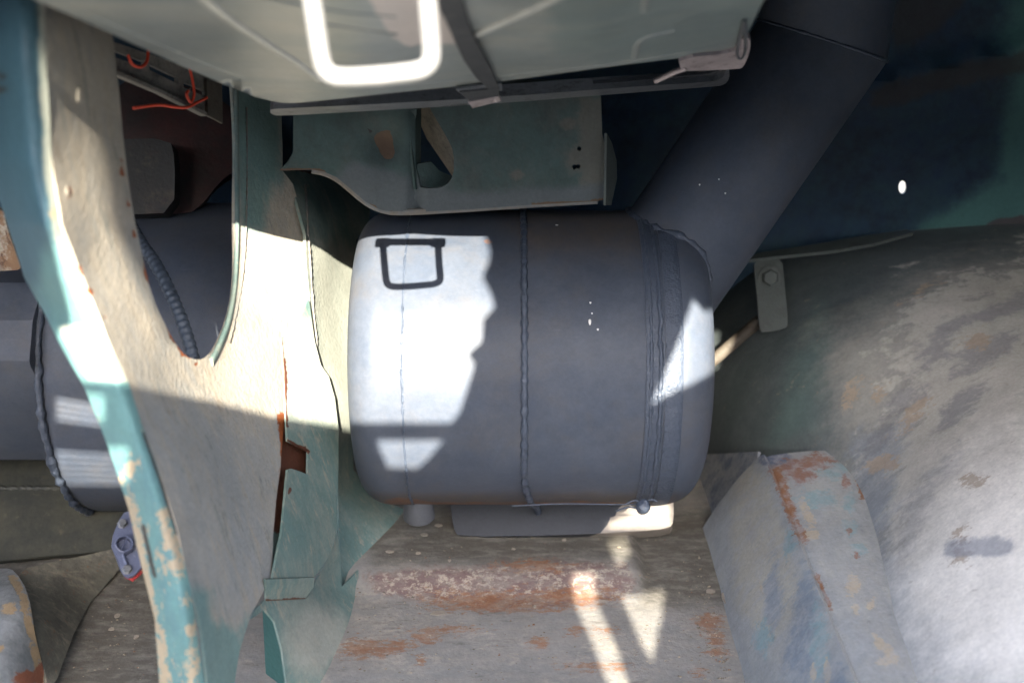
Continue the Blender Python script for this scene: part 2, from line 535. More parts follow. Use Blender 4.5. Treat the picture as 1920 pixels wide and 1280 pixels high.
M['handle'] = make('white_enamel', (.26, .258, .255), .35, [dict(c=(.55, .5, .48), scale=40, th=.62, w=.06, op=.6)], bump=.04)
M['strap'] = make('black_rubber', (.035, .037, .042), .7, [dict(c=(.09, .09, .09), scale=60, th=.6, w=.1)], bump=.3)
M['maroon'] = make('maroon_primer', (.095, .04, .038), .65, [dict(c=(.055, .045, .042), scale=14, th=.5, w=.15), dict(c=(.13, .10, .08), scale=40, th=.64, w=.05)], bump=.15)
M['darkbox'] = make('dull_brown_black_paint', (.026, .026, .024), .6, [dict(c=(.07, .055, .04), scale=26, th=.58, w=.06), dict(c=(.06, .022, .018), scale=18, th=.6, w=.1)], bump=.2)
M['strip'] = make('grey_tan_channel', (.26, .235, .20), .6, [dict(c=(.12, .115, .10), scale=(18, 60, 60), th=.55, w=.1), dict(c=RUSTD, scale=40, th=.64, w=.04)], bump=.2)
M['wire'] = make('red_plastic', (.62, .065, .03), .4, [], bump=.03, var=.1)
M['wall'] = make('navy_back_wall_paint', (.014, .036, .075), .5, [
    dict(c=(.028, .066, .075), scale=9, th=.53, w=.18, op=.8),
    dict(c=(.012, .02, .036), scale=14, th=.56, w=.12, op=.8),
    dict(attr='teal', c=(.065, .16, .15), scale=14, amp=.9, w=.42),
    dict(attr='olive', c=(.085, .085, .06), scale=20, amp=.4, w=.15),
    dict(attr='grey', c=(.075, .07, .073), scale=24, amp=.5, w=.04),
    dict(attr='brown', c=(.045, .037, .035), scale=30, amp=.8, w=.2, op=.7),
    dict(c=(.12, .13, .15), scale=(200, 200, 200), th=.73, w=.03, op=.5)], bump=.15, bscale=160, spec=.3)
M['olive'] = make('dark_olive_paint', (.06, .06, .044), .6, [dict(c=(.03, .033, .028), scale=12, th=.5, w=.12), dict(c=(.11, .095, .065), scale=30, th=.62, w=.06)], bump=.2)
M['arch'] = make('worn_arch_paint', (.125, .142, .14), .62, [
    dict(attr='dark', c=(.058, .074, .074), scale=(14, 22, 1), amp=.5, w=.42, op=.85, detail=6),  # shade at the upper left, painted in
    dict(c=(.105, .118, .125), scale=(7, 16, 1), th=.52, w=.14, op=.6, detail=6),
    dict(attr='teal', c=(.09, .135, .128), scale=(7, 22, 1), amp=.7, w=.35, op=.7, detail=5),
    dict(attr='beige', c=(.33, .31, .27), scale=(9, 20, 1), amp=.8, w=.35, op=.8, detail=7),
    dict(attr='pale', c=(.43, .40, .35), scale=(11, 26, 1), amp=1.5, w=.10, op=.85, detail=9),
    dict(attr='blue', c=(.22, .24, .265), scale=(12, 26, 1), amp=1.4, w=.25, op=.7, detail=8),
    dict(attr='smudge', c=(.185, .182, .19), scale=(16, 30, 1), amp=2.6, w=.3, op=.62, detail=9),
    dict(attr='white', c=(.82, .77, .70), scale=(7, 13, 1), amp=1.0, w=.45, op=.9, detail=8),  # pale paint whitened further for skylight at the near end
    dict(attr='tan', c=(.36, .27, .19), scale=(50, 80, 1), amp=2.2, w=.12, op=.7, detail=8),
    dict(c=(.30, .24, .18), scale=(30, 70, 1), th=.62, w=.04, op=.4, detail=9),
    dict(c=(.07, .07, .07), scale=(90, 150, 1), th=.655, w=.03, op=.5, detail=6),
    dict(attr='scar', c=(.27, .28, .32), scale=40, amp=1.4, w=.3, op=.7)], bump=.10, bscale=150, coord='uv', spec=.3, var=.22)
M['ledge'] = make('blue_grey_ledge_paint', (.27, .285, .29), .6, [
    dict(c=(.36, .35, .32), scale=(24, 8, 24), th=.52, w=.12, op=.7),
    dict(attr='beige', c=(.36, .34, .29), scale=(60, 60, 12), amp=.7, w=.2, op=.9),
    dict(attr='blue', c=(.17, .215, .275), scale=(50, 50, 12), amp=1.8, w=.25, op=.7),
    dict(attr='cyan', c=(.215, .31, .33), scale=60, amp=2.0, w=.16, op=.85),
    dict(attr='navy', c=(.12, .14, .2), scale=40, amp=.6, w=.12),
    dict(attr='rust', c=(.24, .11, .07), scale=70, amp=1.8, w=.12, op=.85, h=-.3),
    dict(attr='orange', c=(.25, .125, .07), scale=110, amp=2.0, w=.12, h=.5),
    dict(attr='tan', c=(.40, .345, .27), scale=80, amp=1.6, w=.08, h=-.4),
    dict(c=(.13, .13, .13), scale=(150, 150, 24), th=.60, w=.05, op=.5)], bump=.25, bscale=140, spec=.3, dust=((.33, .335, .34), (60, 60, 22), .75))
M['floor'] = make('worn_grey_floor_paint', (.225, .215, .20), .65, [
    dict(c=(.19, .19, .185), scale=(10, 26, 10), th=.52, w=.1, op=.8),
    dict(c=(.33, .30, .255), scale=(16, 30, 16), th=.57, w=.06, op=.8),
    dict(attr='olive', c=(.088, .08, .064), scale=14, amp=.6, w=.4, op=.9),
    dict(attr='band', c=(.15, .092, .085), scale=40, amp=1.8, w=.35, op=.85),
    dict(c=(.40, .35, .28), scale=(75, 95, 75), th=.53, w=.03, op=.8, inside='band', h=.3),
    dict(attr='rust', c=(.23, .105, .05), scale=(75, 190, 75), amp=2.6, w=.14, op=.8),
    dict(c=(.24, .11, .05), scale=(150, 190, 150), th=.60, w=.03, op=.55, inside='rust'),
    dict(c=(.20, .12, .07), scale=(120, 200, 120), th=.63, w=.04, op=.55),
    dict(c=(.09, .08, .07), scale=(14, 60, 14), th=.60, w=.06, op=.55),
    dict(c=(.30, .15, .07), scale=(26, 70, 26), th=.66, w=.04, op=.6),
    dict(c=(.07, .07, .07), scale=(90, 200, 90), th=.63, w=.04, op=.6)], bump=.35, bscale=130, spec=.3, dust=((.27, .25, .22), (30, 80, 30), .5))
M['block'] = make('beige_painted_block', (.33, .29, .25), .6, [dict(attr='dark', c=(.035, .04, .05), scale=30, amp=.2, w=.06)], bump=.1)  # dark block; its beige end paints in sunlight
M['bracket'] = make('grey_green_bracket_paint', (.095, .115, .105), .6, [dict(c=(.08, .09, .085), scale=40, th=.55, w=.08)], bump=.2)
M['rod'] = make('rusty_brown_rod', (.095, .08, .062), .6, [dict(c=(.07, .05, .038), scale=60, th=.55, w=.08)], bump=.3)
M['valve'] = make('slate_blue_paint', (.10, .115, .18), .42, [dict(c=(.3, .31, .36), scale=70, th=.62, w=.05, op=.6)], bump=.1)
M['red'] = make('red_gasket', (.30, .03, .03), .5, [], bump=.1)
M['flake'] = make('beige_paint_flake', (.27, .235, .19), .6, [], bump=.2)
M['cap'] = make('grey_cap_paint', (.075, .08, .09), .5, [dict(c=RUST, scale=60, th=.66, w=.04)], bump=.1)
M['rusty'] = make('rusty_flaking_steel', (.17, .10, .055), .7, [dict(c=(.30, .27, .22), scale=24, th=.54, w=.06), dict(c=(.08, .04, .025), scale=60, th=.57, w=.05)], bump=.4)
M['hump'] = make('dusty_olive_hump_paint', (.105, .10, .078), .65, [dict(c=(.06, .058, .048), scale=16, th=.53, w=.12), dict(c=(.17, .15, .115), scale=(24, 40, 24), th=.56, w=.08), dict(c=(.15, .075, .04), scale=50, th=.62, w=.05), dict(c=(.2, .17, .13), scale=150, th=.66, w=.04)], bump=.3)
M['drop'] = make('white_paint_drop', (.75, .75, .72), .4, [], bump=0)
M['roof'] = make('dark_roof_paint', (.05, .055, .06), .7, [dict(c=(.08, .07, .06), scale=6, th=.55, w=.1)], bump=.1)
M['ground'] = make('pale_concrete', (.085, .083, .078), .85, [dict(c=(.24, .23, .21), scale=1.5, th=.52, w=.15)], bump=.3, bscale=30)
M['lid'] = make('lid_green_paint', (.20, .24, .23), .6, [dict(c=RUST, scale=12, th=.64, w=.05)], bump=.2)  # paint of the added shade sheet only
M['cable'] = make('grey_ribbed_sleeve', (.10, .12, .15), .4, [], bump=.05)

# ------------------------------------------------------------------ setting: ground, walls, added shade roof and skins
def slab(name, pts, mat, up):
    n = len(pts); vs = [Vector(p) for p in pts] + [Vector(p) - up for p in pts]
    fs = [list(range(n)), list(range(n, 2 * n))[::-1]] + [[i, n + i, n + (i + 1) % n, (i + 1) % n] for i in range(n)]
    me = mesh(name, vs, fs)
    return link(name, me, mat, None, centre(me))
tag(slab('ground', [(-300, -300, -.62), (300, -300, -.62), (300, 300, -.62), (-300, 300, -.62)], M['ground'], Vector((0, 0, .2))), kind='structure')
tag(slab('roof', [(-1.5, .60, 1.03), (1.5, .60, 1.03), (1.5, 1.80, 1.03), (-1.5, 1.80, 1.03)], M['roof'], Vector((0, 0, -.01))), kind='structure')  # added out of view to keep the interior dark
def skin(a, b, z0, off):  # unseen panels added to cut skylight from the upper recess
    tag(slab('outer_skin', [(*a, z0), (*b, z0), (*b, 1.028), (*a, 1.028)], M['roof'], Vector(off)), kind='structure')
skin((-1.5, .605), (-.31, .605), .985, (0, -.004, 0))
skin((-.33, .727), (.30, .727), .872, (0, -.004, 0))
skin((.285, .612), (1.5, .612), .874, (0, -.004, 0))
for nm, q in (('yard_wall', [(-12, -7), (12, -7)]), ('yard_wall', [(-9, -6.9), (-9, 1)]), ('yard_wall', [(9, -6.9), (9, 1)])):  # unseen dark walls added to block the low sky
    (xa, ya), (xb, yb) = q
    tag(slab(nm, [(xa, ya, -.62), (xb, yb, -.62), (xb, yb, 3.5), (xa, ya, 3.5)], M['roof'], Vector((0, .2, 0)) if ya == yb else Vector((.2, 0, 0))), kind='structure')
for sx in (-1, 1):
    tag(slab('side_wall', [(sx * 1.5, .61, -.1), (sx * 1.5, 1.84, -.1), (sx * 1.5, 1.84, 1.03), (sx * 1.5, .61, 1.03)], M['roof'], Vector((-sx * .01, 0, 0))), kind='structure')

YB = 1.76
hole = [(1692 + 7 * math.cos(a) , 351 + 12 * math.sin(a)) for a in np.linspace(0, 2 * math.pi, 13)[:-1]]
bw = sheet('back_wall', [(-950, -520), (2800, -520), (2800, 1150), (-950, 1150)], lambda x, y: atY(x, y, YB) + Vector((0, -.012 * math.exp(-(((y - (150 - (x - 1650) * .22)) / 16) ** 2)) if x > 1500 else 0, 0)),
           M['wall'], holes=[hole], step=26, thick=.004, masks=dict(
    teal=both(area([(1720, 420), (1800, 380), (1870, 330), (1885, 230), (1895, 150), (1960, 100), (2100, 100), (2100, 560), (1720, 560)], 22), area([(1890, -60), (1880, 60), (1910, 130), (2200, 130), (2200, -60)], 40)),
    grey=area([(1835, 428), (1860, 408), (1925, 402), (2000, 400), (2000, 445), (1850, 442)], 10),
    brown=both(area([(1668, 40), (1680, 100), (1760, 55), (1830, -10), (1700, -30)], 22), line([(1650, 185), (1760, 150), (1930, 115)], 20)),
    olive=area([(-700, 700), (450, 700), (450, 1150), (-700, 1150)], 40)), dent=.003, dscale=5)
tag(bw, kind='structure')

# floor with the low rusty step under the tank
def sm(t): t = min(1, max(0, t)); return t * t * (3 - 2 * t)
def fl(x, y):
    p = atZ(x, y, 0)
    h = .016 * sm((p.y - 1.225) / .05) * sm((.185 - p.x) / .015) * sm((p.x + .3) / .02)
    h += .002 * noise.noise(p * 9)
    return p + Vector((0, 0, h))
RB = [(690, 1078), (760, 1068), (980, 1058), (1180, 1052), (1190, 1110), (1150, 1128), (1000, 1140), (840, 1132), (700, 1112)]
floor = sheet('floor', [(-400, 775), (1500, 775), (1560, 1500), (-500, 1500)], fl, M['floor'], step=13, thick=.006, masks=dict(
    band=area(RB, 14),
    rust=both(blob((900, 1125, 90, 16), (1060, 1118, 90, 14), (960, 1138, 120, 8), (690, 1215, 50, 16), (745, 1210, 25, 12), (790, 1238, 9, 10), (800, 1195, 26, 10), (1080, 1182, 22, 7), (1140, 1182, 22, 6), (1010, 1205, 18, 10), (1120, 1250, 60, 7),
              (1330, 1165, 26, 14), (1343, 1195, 14, 14), (1345, 1222, 20, 7), (1000, 1060, 60, 10), (840, 1180, 60, 6), (1310, 1260, 14, 7))),
    olive=both(area([(-500, 1000), (330, 1000), (330, 1500), (-500, 1500)], 60), area([(640, 960), (1400, 960), (1380, 1130), (1200, 1140), (1190, 1050), (700, 1060)], 30)),  # floor painted darker for shade under the tank and lower left
))
tag(floor, kind='structure')

# ------------------------------------------------------------------ wheel arch and ledge on the right
AC = (.9, -.236); AR = .566
def archf(u, v):
    a = u / AR
    bul = .006 * noise.noise(Vector((u * 3, v * 3, 0)))
    r = AR + bul + .035 * sm((1.32 - v) / .4) + .137 * sm((v - 1.30) / .44) * math.exp(-((math.degrees(a) - 50) / 25) ** 2)
    return Vector((AC[0] - r * math.sin(a), v, AC[1] + r * math.cos(a)))
arch = gridsurf('wheel_arch', archf, np.linspace(1.05, -.45, 130), np.linspace(.30, YB + .002, 110), M['arch'], thick=-.004, flip=False, masks=dict(
    dark=area([(1330, 400), (1960, 400), (1960, 470), (1720, 520), (1590, 640), (1520, 760), (1480, 860), (1330, 860)], 90),  # shaded upper left of the arch painted darker
    teal=area([(1540, 560), (1560, 640), (1530, 800), (1440, 830), (1470, 700)], 40),
    pale=area([(1720, 560), (1960, 480), (1960, 1300), (1640, 1300), (1650, 1000), (1620, 900), (1680, 760)], 130),
    white=area([(1790, 870), (2000, 760), (2100, 1300), (1760, 1300), (1700, 1080)], 110),  # skylight brightness near the opening painted in as white
    beige=area([(1560, 640), (1760, 520), (1990, 480), (1990, 1300), (1640, 1300), (1600, 900)], 120),
    smudge=blob((1760, 640, 70, 20, -50), (1700, 740, 80, 22, -55), (1660, 800, 60, 18, -60), (1800, 760, 50, 20, -45), (1730, 930, 70, 18, -60), (1850, 660, 60, 20, -30), (1780, 870, 40, 16, -60), (1700, 1030, 50, 16, -70), (1890, 580, 50, 16, -25)),
    blue=area([(1600, 820), (1700, 800), (1660, 1000), (1740, 1140), (1900, 1290), (1700, 1300), (1590, 1000)], 50),
    tan=blob((1600, 735, 16, 30, 30), (1645, 735, 14, 18), (1655, 870, 30, 14), (1710, 780, 14, 40, 40), (1830, 640, 24, 14), (1725, 545, 36, 8, -30), (1800, 1020, 14, 30), (1825, 900, 20, 12)),
    scar=both(line([(1790, 1022), (1890, 1022)], 14), line([(1780, 1034), (1870, 1034)], 9))))
tag(arch, 'big curved wheel arch in streaked grey and white paint right of the tank', 'wheel arch')

LY0, LY1 = .55, 1.395
def ledgef(u, v):
    # u: 0..1 up the slanting face, 1..2 across the top
    z = .125 - .01 * (v - 1)
    if u <= 1:
        a = Vector((.283, v, -.004)); b = Vector((.356, v, z))
        p = a.lerp(b, u); p += Vector((-.006, 0, 0)) * math.sin(u * math.pi)
    else:
        t = u - 1
        p = Vector((.356 + .17 * t, v, z + .004 * math.sin(t * 3.1)))
        p.z -= .006 * (1 - t) ** 8
    p += Vector((0, 0, .0025 * noise.noise(p * 14)))
    return p
ledge = thing('ledge', 'low painted steel ledge at the foot of the wheel arch with rusty edge', 'ledge', (.40, 1.0, 0))
us = np.concatenate([np.linspace(0, .97, 26), np.linspace(1, 2, 40)])
lt = gridsurf('face_sheet', ledgef, us, np.linspace(LY0, LY1, 90), M['ledge'], ledge, thick=.004, masks=dict(
    rust=blob((1510, 868, 60, 14, -8), (1500, 890, 30, 14), (1580, 855, 16, 12), (1585, 900, 8, 14), (1608, 1038, 7, 7), (1592, 995, 6, 6), (1470, 880, 16, 10)),
    orange=both(line([(1455, 880), (1470, 925), (1492, 985), (1510, 1010)], 9), line([(1592, 845), (1606, 880), (1618, 930)], 7), line([(1530, 1075), (1560, 1140)], 4)),
    cyan=blob((1560, 880, 26, 20), (1530, 935, 40, 16), (1590, 940, 10, 16), (1595, 990, 14, 12), (1610, 1030, 14, 14), (1535, 1190, 16, 50), (1535, 1240, 14, 30), (1480, 1020, 12, 26), (1585, 850, 30, 30), (1430, 1190, 14, 30)),
    blue=blob((1510, 1150, 22, 80), (1495, 1230, 24, 60), (1560, 1280, 26, 50), (1450, 1120, 14, 60)),
    navy=blob((1455, 862, 36, 14), (1440, 860, 20, 12)),
    beige=area([(1390, 860), (1440, 900), (1490, 1050), (1500, 1160), (1440, 1200), (1380, 1140), (1370, 960)], 30),
    tan=blob((1598, 1097, 15, 17), (1634, 1132, 7, 15, 35), (1606, 1140, 7, 10), (1425, 1100, 4, 12, -15), (1660, 1215, 10, 30, -40), (1655, 1240, 22, 6), (1525, 1265, 6, 24), (1550, 1260, 6, 24), (1512, 960, 10, 26, -25), (1525, 1000, 12, 10))), flip=True)
# end of the ledge towards the back
bmv = [ledgef(u, LY1) for u in us]; n_ = len(bmv)
capv = bmv + [Vector((p.x, LY1 + .006, p.z - .0005)) for p in bmv] + [Vector((.52, LY1, -.004)), Vector((.52, LY1 + .006, -.004))]
capf = [list(range(n_)) + [2 * n_], list(range(2 * n_ - 1, n_ - 1, -1)) + [2 * n_ + 1][::1], ] + [[i, i + 1, n_ + i + 1, n_ + i] for i in range(n_ - 1)]
link('end_sheet', mesh('end_sheet', capv, capf), M['bracket'], ledge)
sheet('corner_sheet', [(1290, 852), (1352, 850), (1422, 846), (1412, 900), (1398, 980), (1385, 1060), (1336, 1012), (1290, 1004)], warp([(1290, 852, 1.86), (1352, 850, 1.75), (1422, 846, 1.635), (1385, 1060, 1.61), (1336, 1012, 1.66), (1290, 1004, 1.78)]), M['ledge'], ledge, step=12, thick=.004, masks=dict(navy=lambda x, y: .5))  # navy tint painted in for the shade of the narrow gap
bead('weld_bead', [Vector((.432 + .03 * sm((v - 1.0) / .36), v, .1255)) for v in np.linspace(LY0, LY1, 160)], .004, M['ledge'], ledge, sc=60)
bead('worn_edge', [ledgef(1, v) + Vector((0, 0, -.001)) for v in np.linspace(LY0, LY1 - .01, 140)], .0032, M['ledge'], ledge, sc=60)

# ------------------------------------------------------------------ main tank
TC = Vector((.024, 1.407, .270)); TR = .200; TX0, TX1 = -.203, .251
tank = thing('steel_tank', 'big dark blue-grey drum tank with fat pipe rising from its right end', 'tank', (TC.x, TC.y, TC.z - TR))
def drumprof(x0, x1, R, f0, f1, c):
    pr = [(x0 - c, .001), (x0 - c, R * .5)]
    for a in np.linspace(0, math.pi / 2, 14): pr.append((x0 - c + f0 * (1 - math.sin(a)), R - f0 * (1 - math.cos(a))) if 0 else (x0 - c + f0 - f0 * math.cos(a), R - f0 + f0 * math.sin(a)))
    for x in np.linspace(x0 + f0, x1 - f1, 40)[1:-1]: pr.append((x - c, R))
    for a in np.linspace(math.pi / 2, 0, 14): pr.append((x1 - c - f1 + f1 * math.cos(a), R - f1 + f1 * math.sin(a)))
    pr += [(x1 - c, R * .5), (x1 - c, .001)]
    return pr
def wob(t, th): return .0009 * noise.noise(Vector((t * 9, math.cos(th) * 2.2, math.sin(th) * 2.2)))
drum = lathe('drum', drumprof(TX0, TX1, TR, .042, .05, TC.x), TC, X, M['tank'], tank, 160, fn=wob)
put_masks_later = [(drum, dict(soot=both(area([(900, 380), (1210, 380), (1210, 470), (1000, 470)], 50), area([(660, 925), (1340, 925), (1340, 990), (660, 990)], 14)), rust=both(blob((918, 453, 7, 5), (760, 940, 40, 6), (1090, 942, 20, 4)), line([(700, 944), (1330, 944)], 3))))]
def ring(x, R, n=260, dx=lambda th: 0, c=TC):
    return [Vector((x + dx(th), c.y - R * math.cos(th), c.z - R * math.sin(th))) for th in np.linspace(0, 2 * math.pi, n, endpoint=False)]
# seam rib round the middle, leaning right at the bottom
bead('seam_rib', ring(.015, TR + .0005, 300, lambda th: .018 * sm((math.sin(th) - .35) / .7)), .0042, M['tankw'], tank, True, 10, .25, 70)
bead('seam_tail', spline([(.031, TC.y - .10, TC.z - .174), (.034, TC.y - .075, TC.z - .196), (.037, TC.y - .06, TC.z - .213)], 10), .0038, M['tankw'], tank)
# right hand seam: flat strap plus lumpy bead
lathe('seam_band', [(-.011, TR - .002), (-.011, TR + .0016), (-.008, TR + .0026), (-.004, TR + .0022), (.004, TR + .0018), (.011, TR + .0008), (.012, TR - .002)], Vector((.172, TC.y, TC.z)), X, M['tankw'], tank, 160, 60, lambda t, th: .0005 * noise.noise(Vector((t * 90, th * 22, 0))))
bead('weld_bead', ring(.178, TR + .0015, 330, lambda th: .0018 * noise.noise(Vector((th * 9, 0, 0)))), .0027, M['tankw'], tank, True, 8, .6, 140)
bead('weld_bead', ring(.167, TR + .0018, 330, lambda th: .0008 * noise.noise(Vector((th * 6, 3, 0)))), .0022, M['tankw'], tank, True, 8, .4, 110)
# puckered skin right of that seam
lathe('puckered_skin', [(0, TR - .003), (0, TR + .0014), (.003, TR + .0016), (.012, TR + .0012), (.021, TR + .0006), (.023, TR - .003)], Vector((.1845, TC.y, TC.z)), X, M['tankw'], tank, 420, 80,
      lambda t, th: (.0016 * noise.noise(Vector((t * 40, th * 17, 5))) + .0006 * noise.noise(Vector((t * 80, th * 50, 5)))) * (1 - t / .03))
# faint seam left
bead('weld_bead', ring(-.132, TR + .0003, 330, lambda th: .0014 * noise.noise(Vector((th * 7, 9, 0)))), .0016, M['tankw'], tank, True, 6, .8, 120)
# outlet pipe: slanting length and mitred upright length
JP = P(1542, 77, 1.49)
B0 = P(1281, 458, 1.52)
ax1 = (JP - B0).normalized(); ax2 = Vector((0, -.03, 1)).normalized()
PR = .0845
def genline(axis, k, seg):
    a = Vector((0, 1, 0)); e1 = (a - axis * a.dot(axis)).normalized(); e2 = axis.cross(e1); th = 2 * math.pi * k / seg
    return e1 * math.cos(th) + e2 * math.sin(th)
SEG = 128
bis = (ax1 + ax2).normalized()
bv_drum = bvh_of(drum)
lo, miter, curve = [], [], []
S1 = B0 - ax1 * .16
for k in range(SEG):
    o = genline(ax1, k, SEG) * PR
    q = JP + o
    t = -(q - JP).dot(bis) / ax1.dot(bis)
    mtr = q + ax1 * t
    miter.append(mtr)
    h = bv_drum.ray_cast(mtr, -ax1)
    if h[0] is not None and (h[0] - mtr).length < .6:
        lo.append(h[0] - ax1 * .02); curve.append(h[0])
    else:
        lo.append(S1 + o); curve.append(None)
vs = []; fs = []
NR = 14
for i in range(NR + 1):
    for k in range(SEG): vs.append(lo[k].lerp(miter[k], i / NR))
for i in range(NR):
    for k in range(SEG):
        l = (k + 1) % SEG; fs.append([i * SEG + k, i * SEG + l, (i + 1) * SEG + l, (i + 1) * SEG + k])
pipe = link('pipe', mesh('pipe', vs, fs, 60), M['tank'], tank)
vs = [*miter]; fs = []
for i in range(1, 7):
    for k in range(SEG): vs.append(miter[k] + ax2 * (.05 * i))
for i in range(6):
    for k in range(SEG):
        l = (k + 1) % SEG; fs.append([i * SEG + k, i * SEG + l, (i + 1) * SEG + l, (i + 1) * SEG + k])
link('pipe_upright', mesh('pipe_upright', vs, fs, 60), M['tank'], tank)
bead('weld_bead', miter, .0020, M['tankw'], tank, True, 8, .5, 60)
cv = [c for c in curve if c is not None]
print('pipe curve', len(cv))
if len(cv) > 20:
    # order starting after a gap
    g = next((i for i in range(SEG) if curve[i] is None and curve[(i + 1) % SEG] is not None), -1)
    seq = [curve[(g + 1 + i) % SEG] for i in range(SEG)]
    seq = [c for c in seq if c is not None]
    bead('weld_bead', resample(seq, .003), .0044, M['tankw'], tank, False, 8, .7, 75)
for o_, mk in put_masks_later:
    me = o_.data; me.transform(Matrix.Translation(tank.location)); put_masks(me, mk); me.transform(Matrix.Translation(-tank.location))
# drain cap, wire and knot beneath
cc = P(785, 950, 1.545)
lathe('drain_cap', [(.03, .0205), (.0, .0205), (-.006, .0215), (-.016, .0215), (-.0185, .019), (-.0185, .001)], cc, Vector((0, 0, 1)), M['cap'], tank, 40)
tube('tie_wire', spline([P(960, 948, 1.47), P(1050, 944, 1.46), P(1140, 945, 1.45), P(1195, 945, 1.44)], 8), .0009, M['tankw'], tank, 6)
kc = P(1206, 949, 1.43)
lathe('wire_knot', [(-.011, .001), (-.009, .005), (-.004, .0085), (.001, .0095), (.006, .007), (.010, .003), (.011, .001)], kc, Vector((.3, 0, 1)), M['tankw'], tank, 20, fn=lambda t, th: .001 * noise.noise(Vector((t * 200, th * 2, 0))))
for e in ([(1206, 945), (1190, 938), (1170, 946)], [(1200, 955), (1180, 950), (1155, 958)], [(1210, 940), (1222, 936), (1232, 940)]):
    tube('wire_end', spline([P(a, b, 1.43) for a, b in e], 6), .0011, M['tankw'], tank, 6)
for (a, b, r1, r2) in ((1106, 602, 2.6, 6), (1107, 567, 2, 2), (1110, 587, 1.6, 1.6), (1121, 617, 2, 2), (980, 615, 2.2, 4), (1360, 362, 1.6, 1.6), (1312, 346, 1.8, 1.8), (1348, 336, 1.5, 1.5), (1044, 422, 3, 1.6)):
    h, nrm = hit(bvh_of(drum, pipe), a, b)
    if h is None: continue
    s = (h - CAM).dot(F) / FPX
    e3 = nrm * .0006; e1 = X * s * r1; e2 = nrm.cross(X).normalized() * s * r2
    bm = bmesh.new(); bmesh.ops.create_icosphere(bm, subdivisions=2, radius=1)
    for v in bm.verts: v.co = h + e1 * v.co.x + e2 * v.co.y * (1 - .35 * v.co.y) + e3 * v.co.z
    me = bpy.data.meshes.new('paint_drop'); bm.to_mesh(me); bm.free(); finish(me, 60)
    link('paint_drop', me, M['drop'], tank)

# block the tank sits on
bl = thing('support_block', 'dark saddle block under the tank with a pale bare right end', 'block', P(1050, 1000, 1.62))
blf = plane3((845, 945, 1.63), (1260, 945, 1.60), (1050, 1000, 1.60))
sheet('block_body', smooth([(842, 925), (1262, 925), (1264, 975), (1256, 990), (1190, 996), (1050, 1003), (860, 1006), (850, 990)], 1), blf, M['block'], bl, step=12, thick=.05,
      masks=dict(dark=area([(800, 900), (1195, 900), (1128, 998), (1060, 1030), (800, 1030)], 3)))  # mask leaves the sunlit right end painted pale

# ------------------------------------------------------------------ cross beam above the tank
YBM = 1.345
beam = thing('cross_beam', 'green-grey pressed steel beam with a cut-out above the tank', 'beam', atY(850, 390, YBM))
bo = [(512, 150), (1126, 150), (1129, 250), (1140, 300), (1140, 372), (1120, 377), (1000, 384), (880, 392), (745, 400), (712, 393), (685, 378), (655, 352), (632, 333), (608, 322), (585, 318), (524, 320), (540, 302), (550, 285), (550, 210), (512, 205)]
bh = smooth([(778, 190), (778, 352), (812, 354), (835, 350), (851, 330), (851, 285), (838, 258), (812, 214), (800, 190)], 1)
def dots(x, y, r): return [(x + r * math.cos(a), y + r * 1.1 * math.sin(a)) for a in np.linspace(0, 2 * math.pi, 9)[:-1]]
def bmf(x, y):
    p = atY(x, y, YBM)
    return p + Vector((0, .010 * sm((800 - x) / 30) * sm((x - 760) / 20) - .012 * math.exp(-((x - 718) / 30) ** 2 - ((y - 272) / 34) ** 2) * -1, 0))
sheet('web', bo, bmf, M['beam'], beam, holes=[bh, dots(1086, 279, 4), dots(1077, 313, 4.5), dots(1084, 312, 4)], step=9, thick=.004, dent=.0022, dscale=11, masks=dict(
    grey=area([(620, 340), (660, 300), (760, 330), (900, 362), (1140, 340), (1140, 400), (600, 410)], 30),
    tan=both(area([(1085, 180), (1140, 180), (1145, 340), (1085, 350)], 24), blob((970, 327, 12, 9), (1065, 232, 16, 10), (1082, 300, 24, 30))),
    rust=both(area([(700, 262), (708, 248), (731, 243), (742, 290), (728, 302), (715, 290)], 5), line([(524, 319), (610, 320)], 3), line([(690, 384), (740, 398)], 2), line([(1000, 385), (1130, 376)], 2)),
    dark=both(line([(898, 245), (898, 270)], 2), line([(688, 242), (704, 250)], 2), line([(1068, 300), (1068, 318)], 1.5), line([(1095, 300), (1094, 318)], 1.5))))
edge = [(585, 320), (608, 324), (632, 335), (655, 354), (685, 380), (712, 394), (745, 400), (880, 392), (1000, 384), (1120, 377)]
tube('bottom_lip', resample([atY(a, b - 1, YBM + .003) for a, b in smooth(edge, 2, False)], .01), 1, M['lip'], beam, 12, prof=(.003, .0042))
sheet('side_return', [(1138, 250), (1148, 270), (1156, 300), (1157, 335), (1146, 385), (1136, 385)], plane3((1138, 250, 1.36), (1157, 300, 1.43), (1140, 385, 1.40)), M['bracket'], beam, step=9, thick=.003)
sheet('diagonal_brace', [(770, 190), (812, 190), (842, 250), (856, 290), (858, 345), (800, 260), (780, 215)], plane3((770, 190, 1.44), (856, 290, 1.40), (840, 345, 1.46)), M['strip'], beam, step=9, thick=.006)
sheet('fold_strip', [(768, 190), (790, 190), (789, 355), (779, 355), (770, 260)], plane3((768, 190, 1.366), (790, 190, 1.40), (780, 355, 1.40)), M['beam'], beam, step=9, thick=.003, masks=dict(grey=lambda x, y: 0))
sheet('bent_tab', [(782, 308), (808, 303), (824, 320), (846, 330), (850, 356), (784, 354)], plane3((782, 308, 1.395), (846, 330, 1.42), (790, 354, 1.405)), M['beam'], beam, step=8, thick=.006)

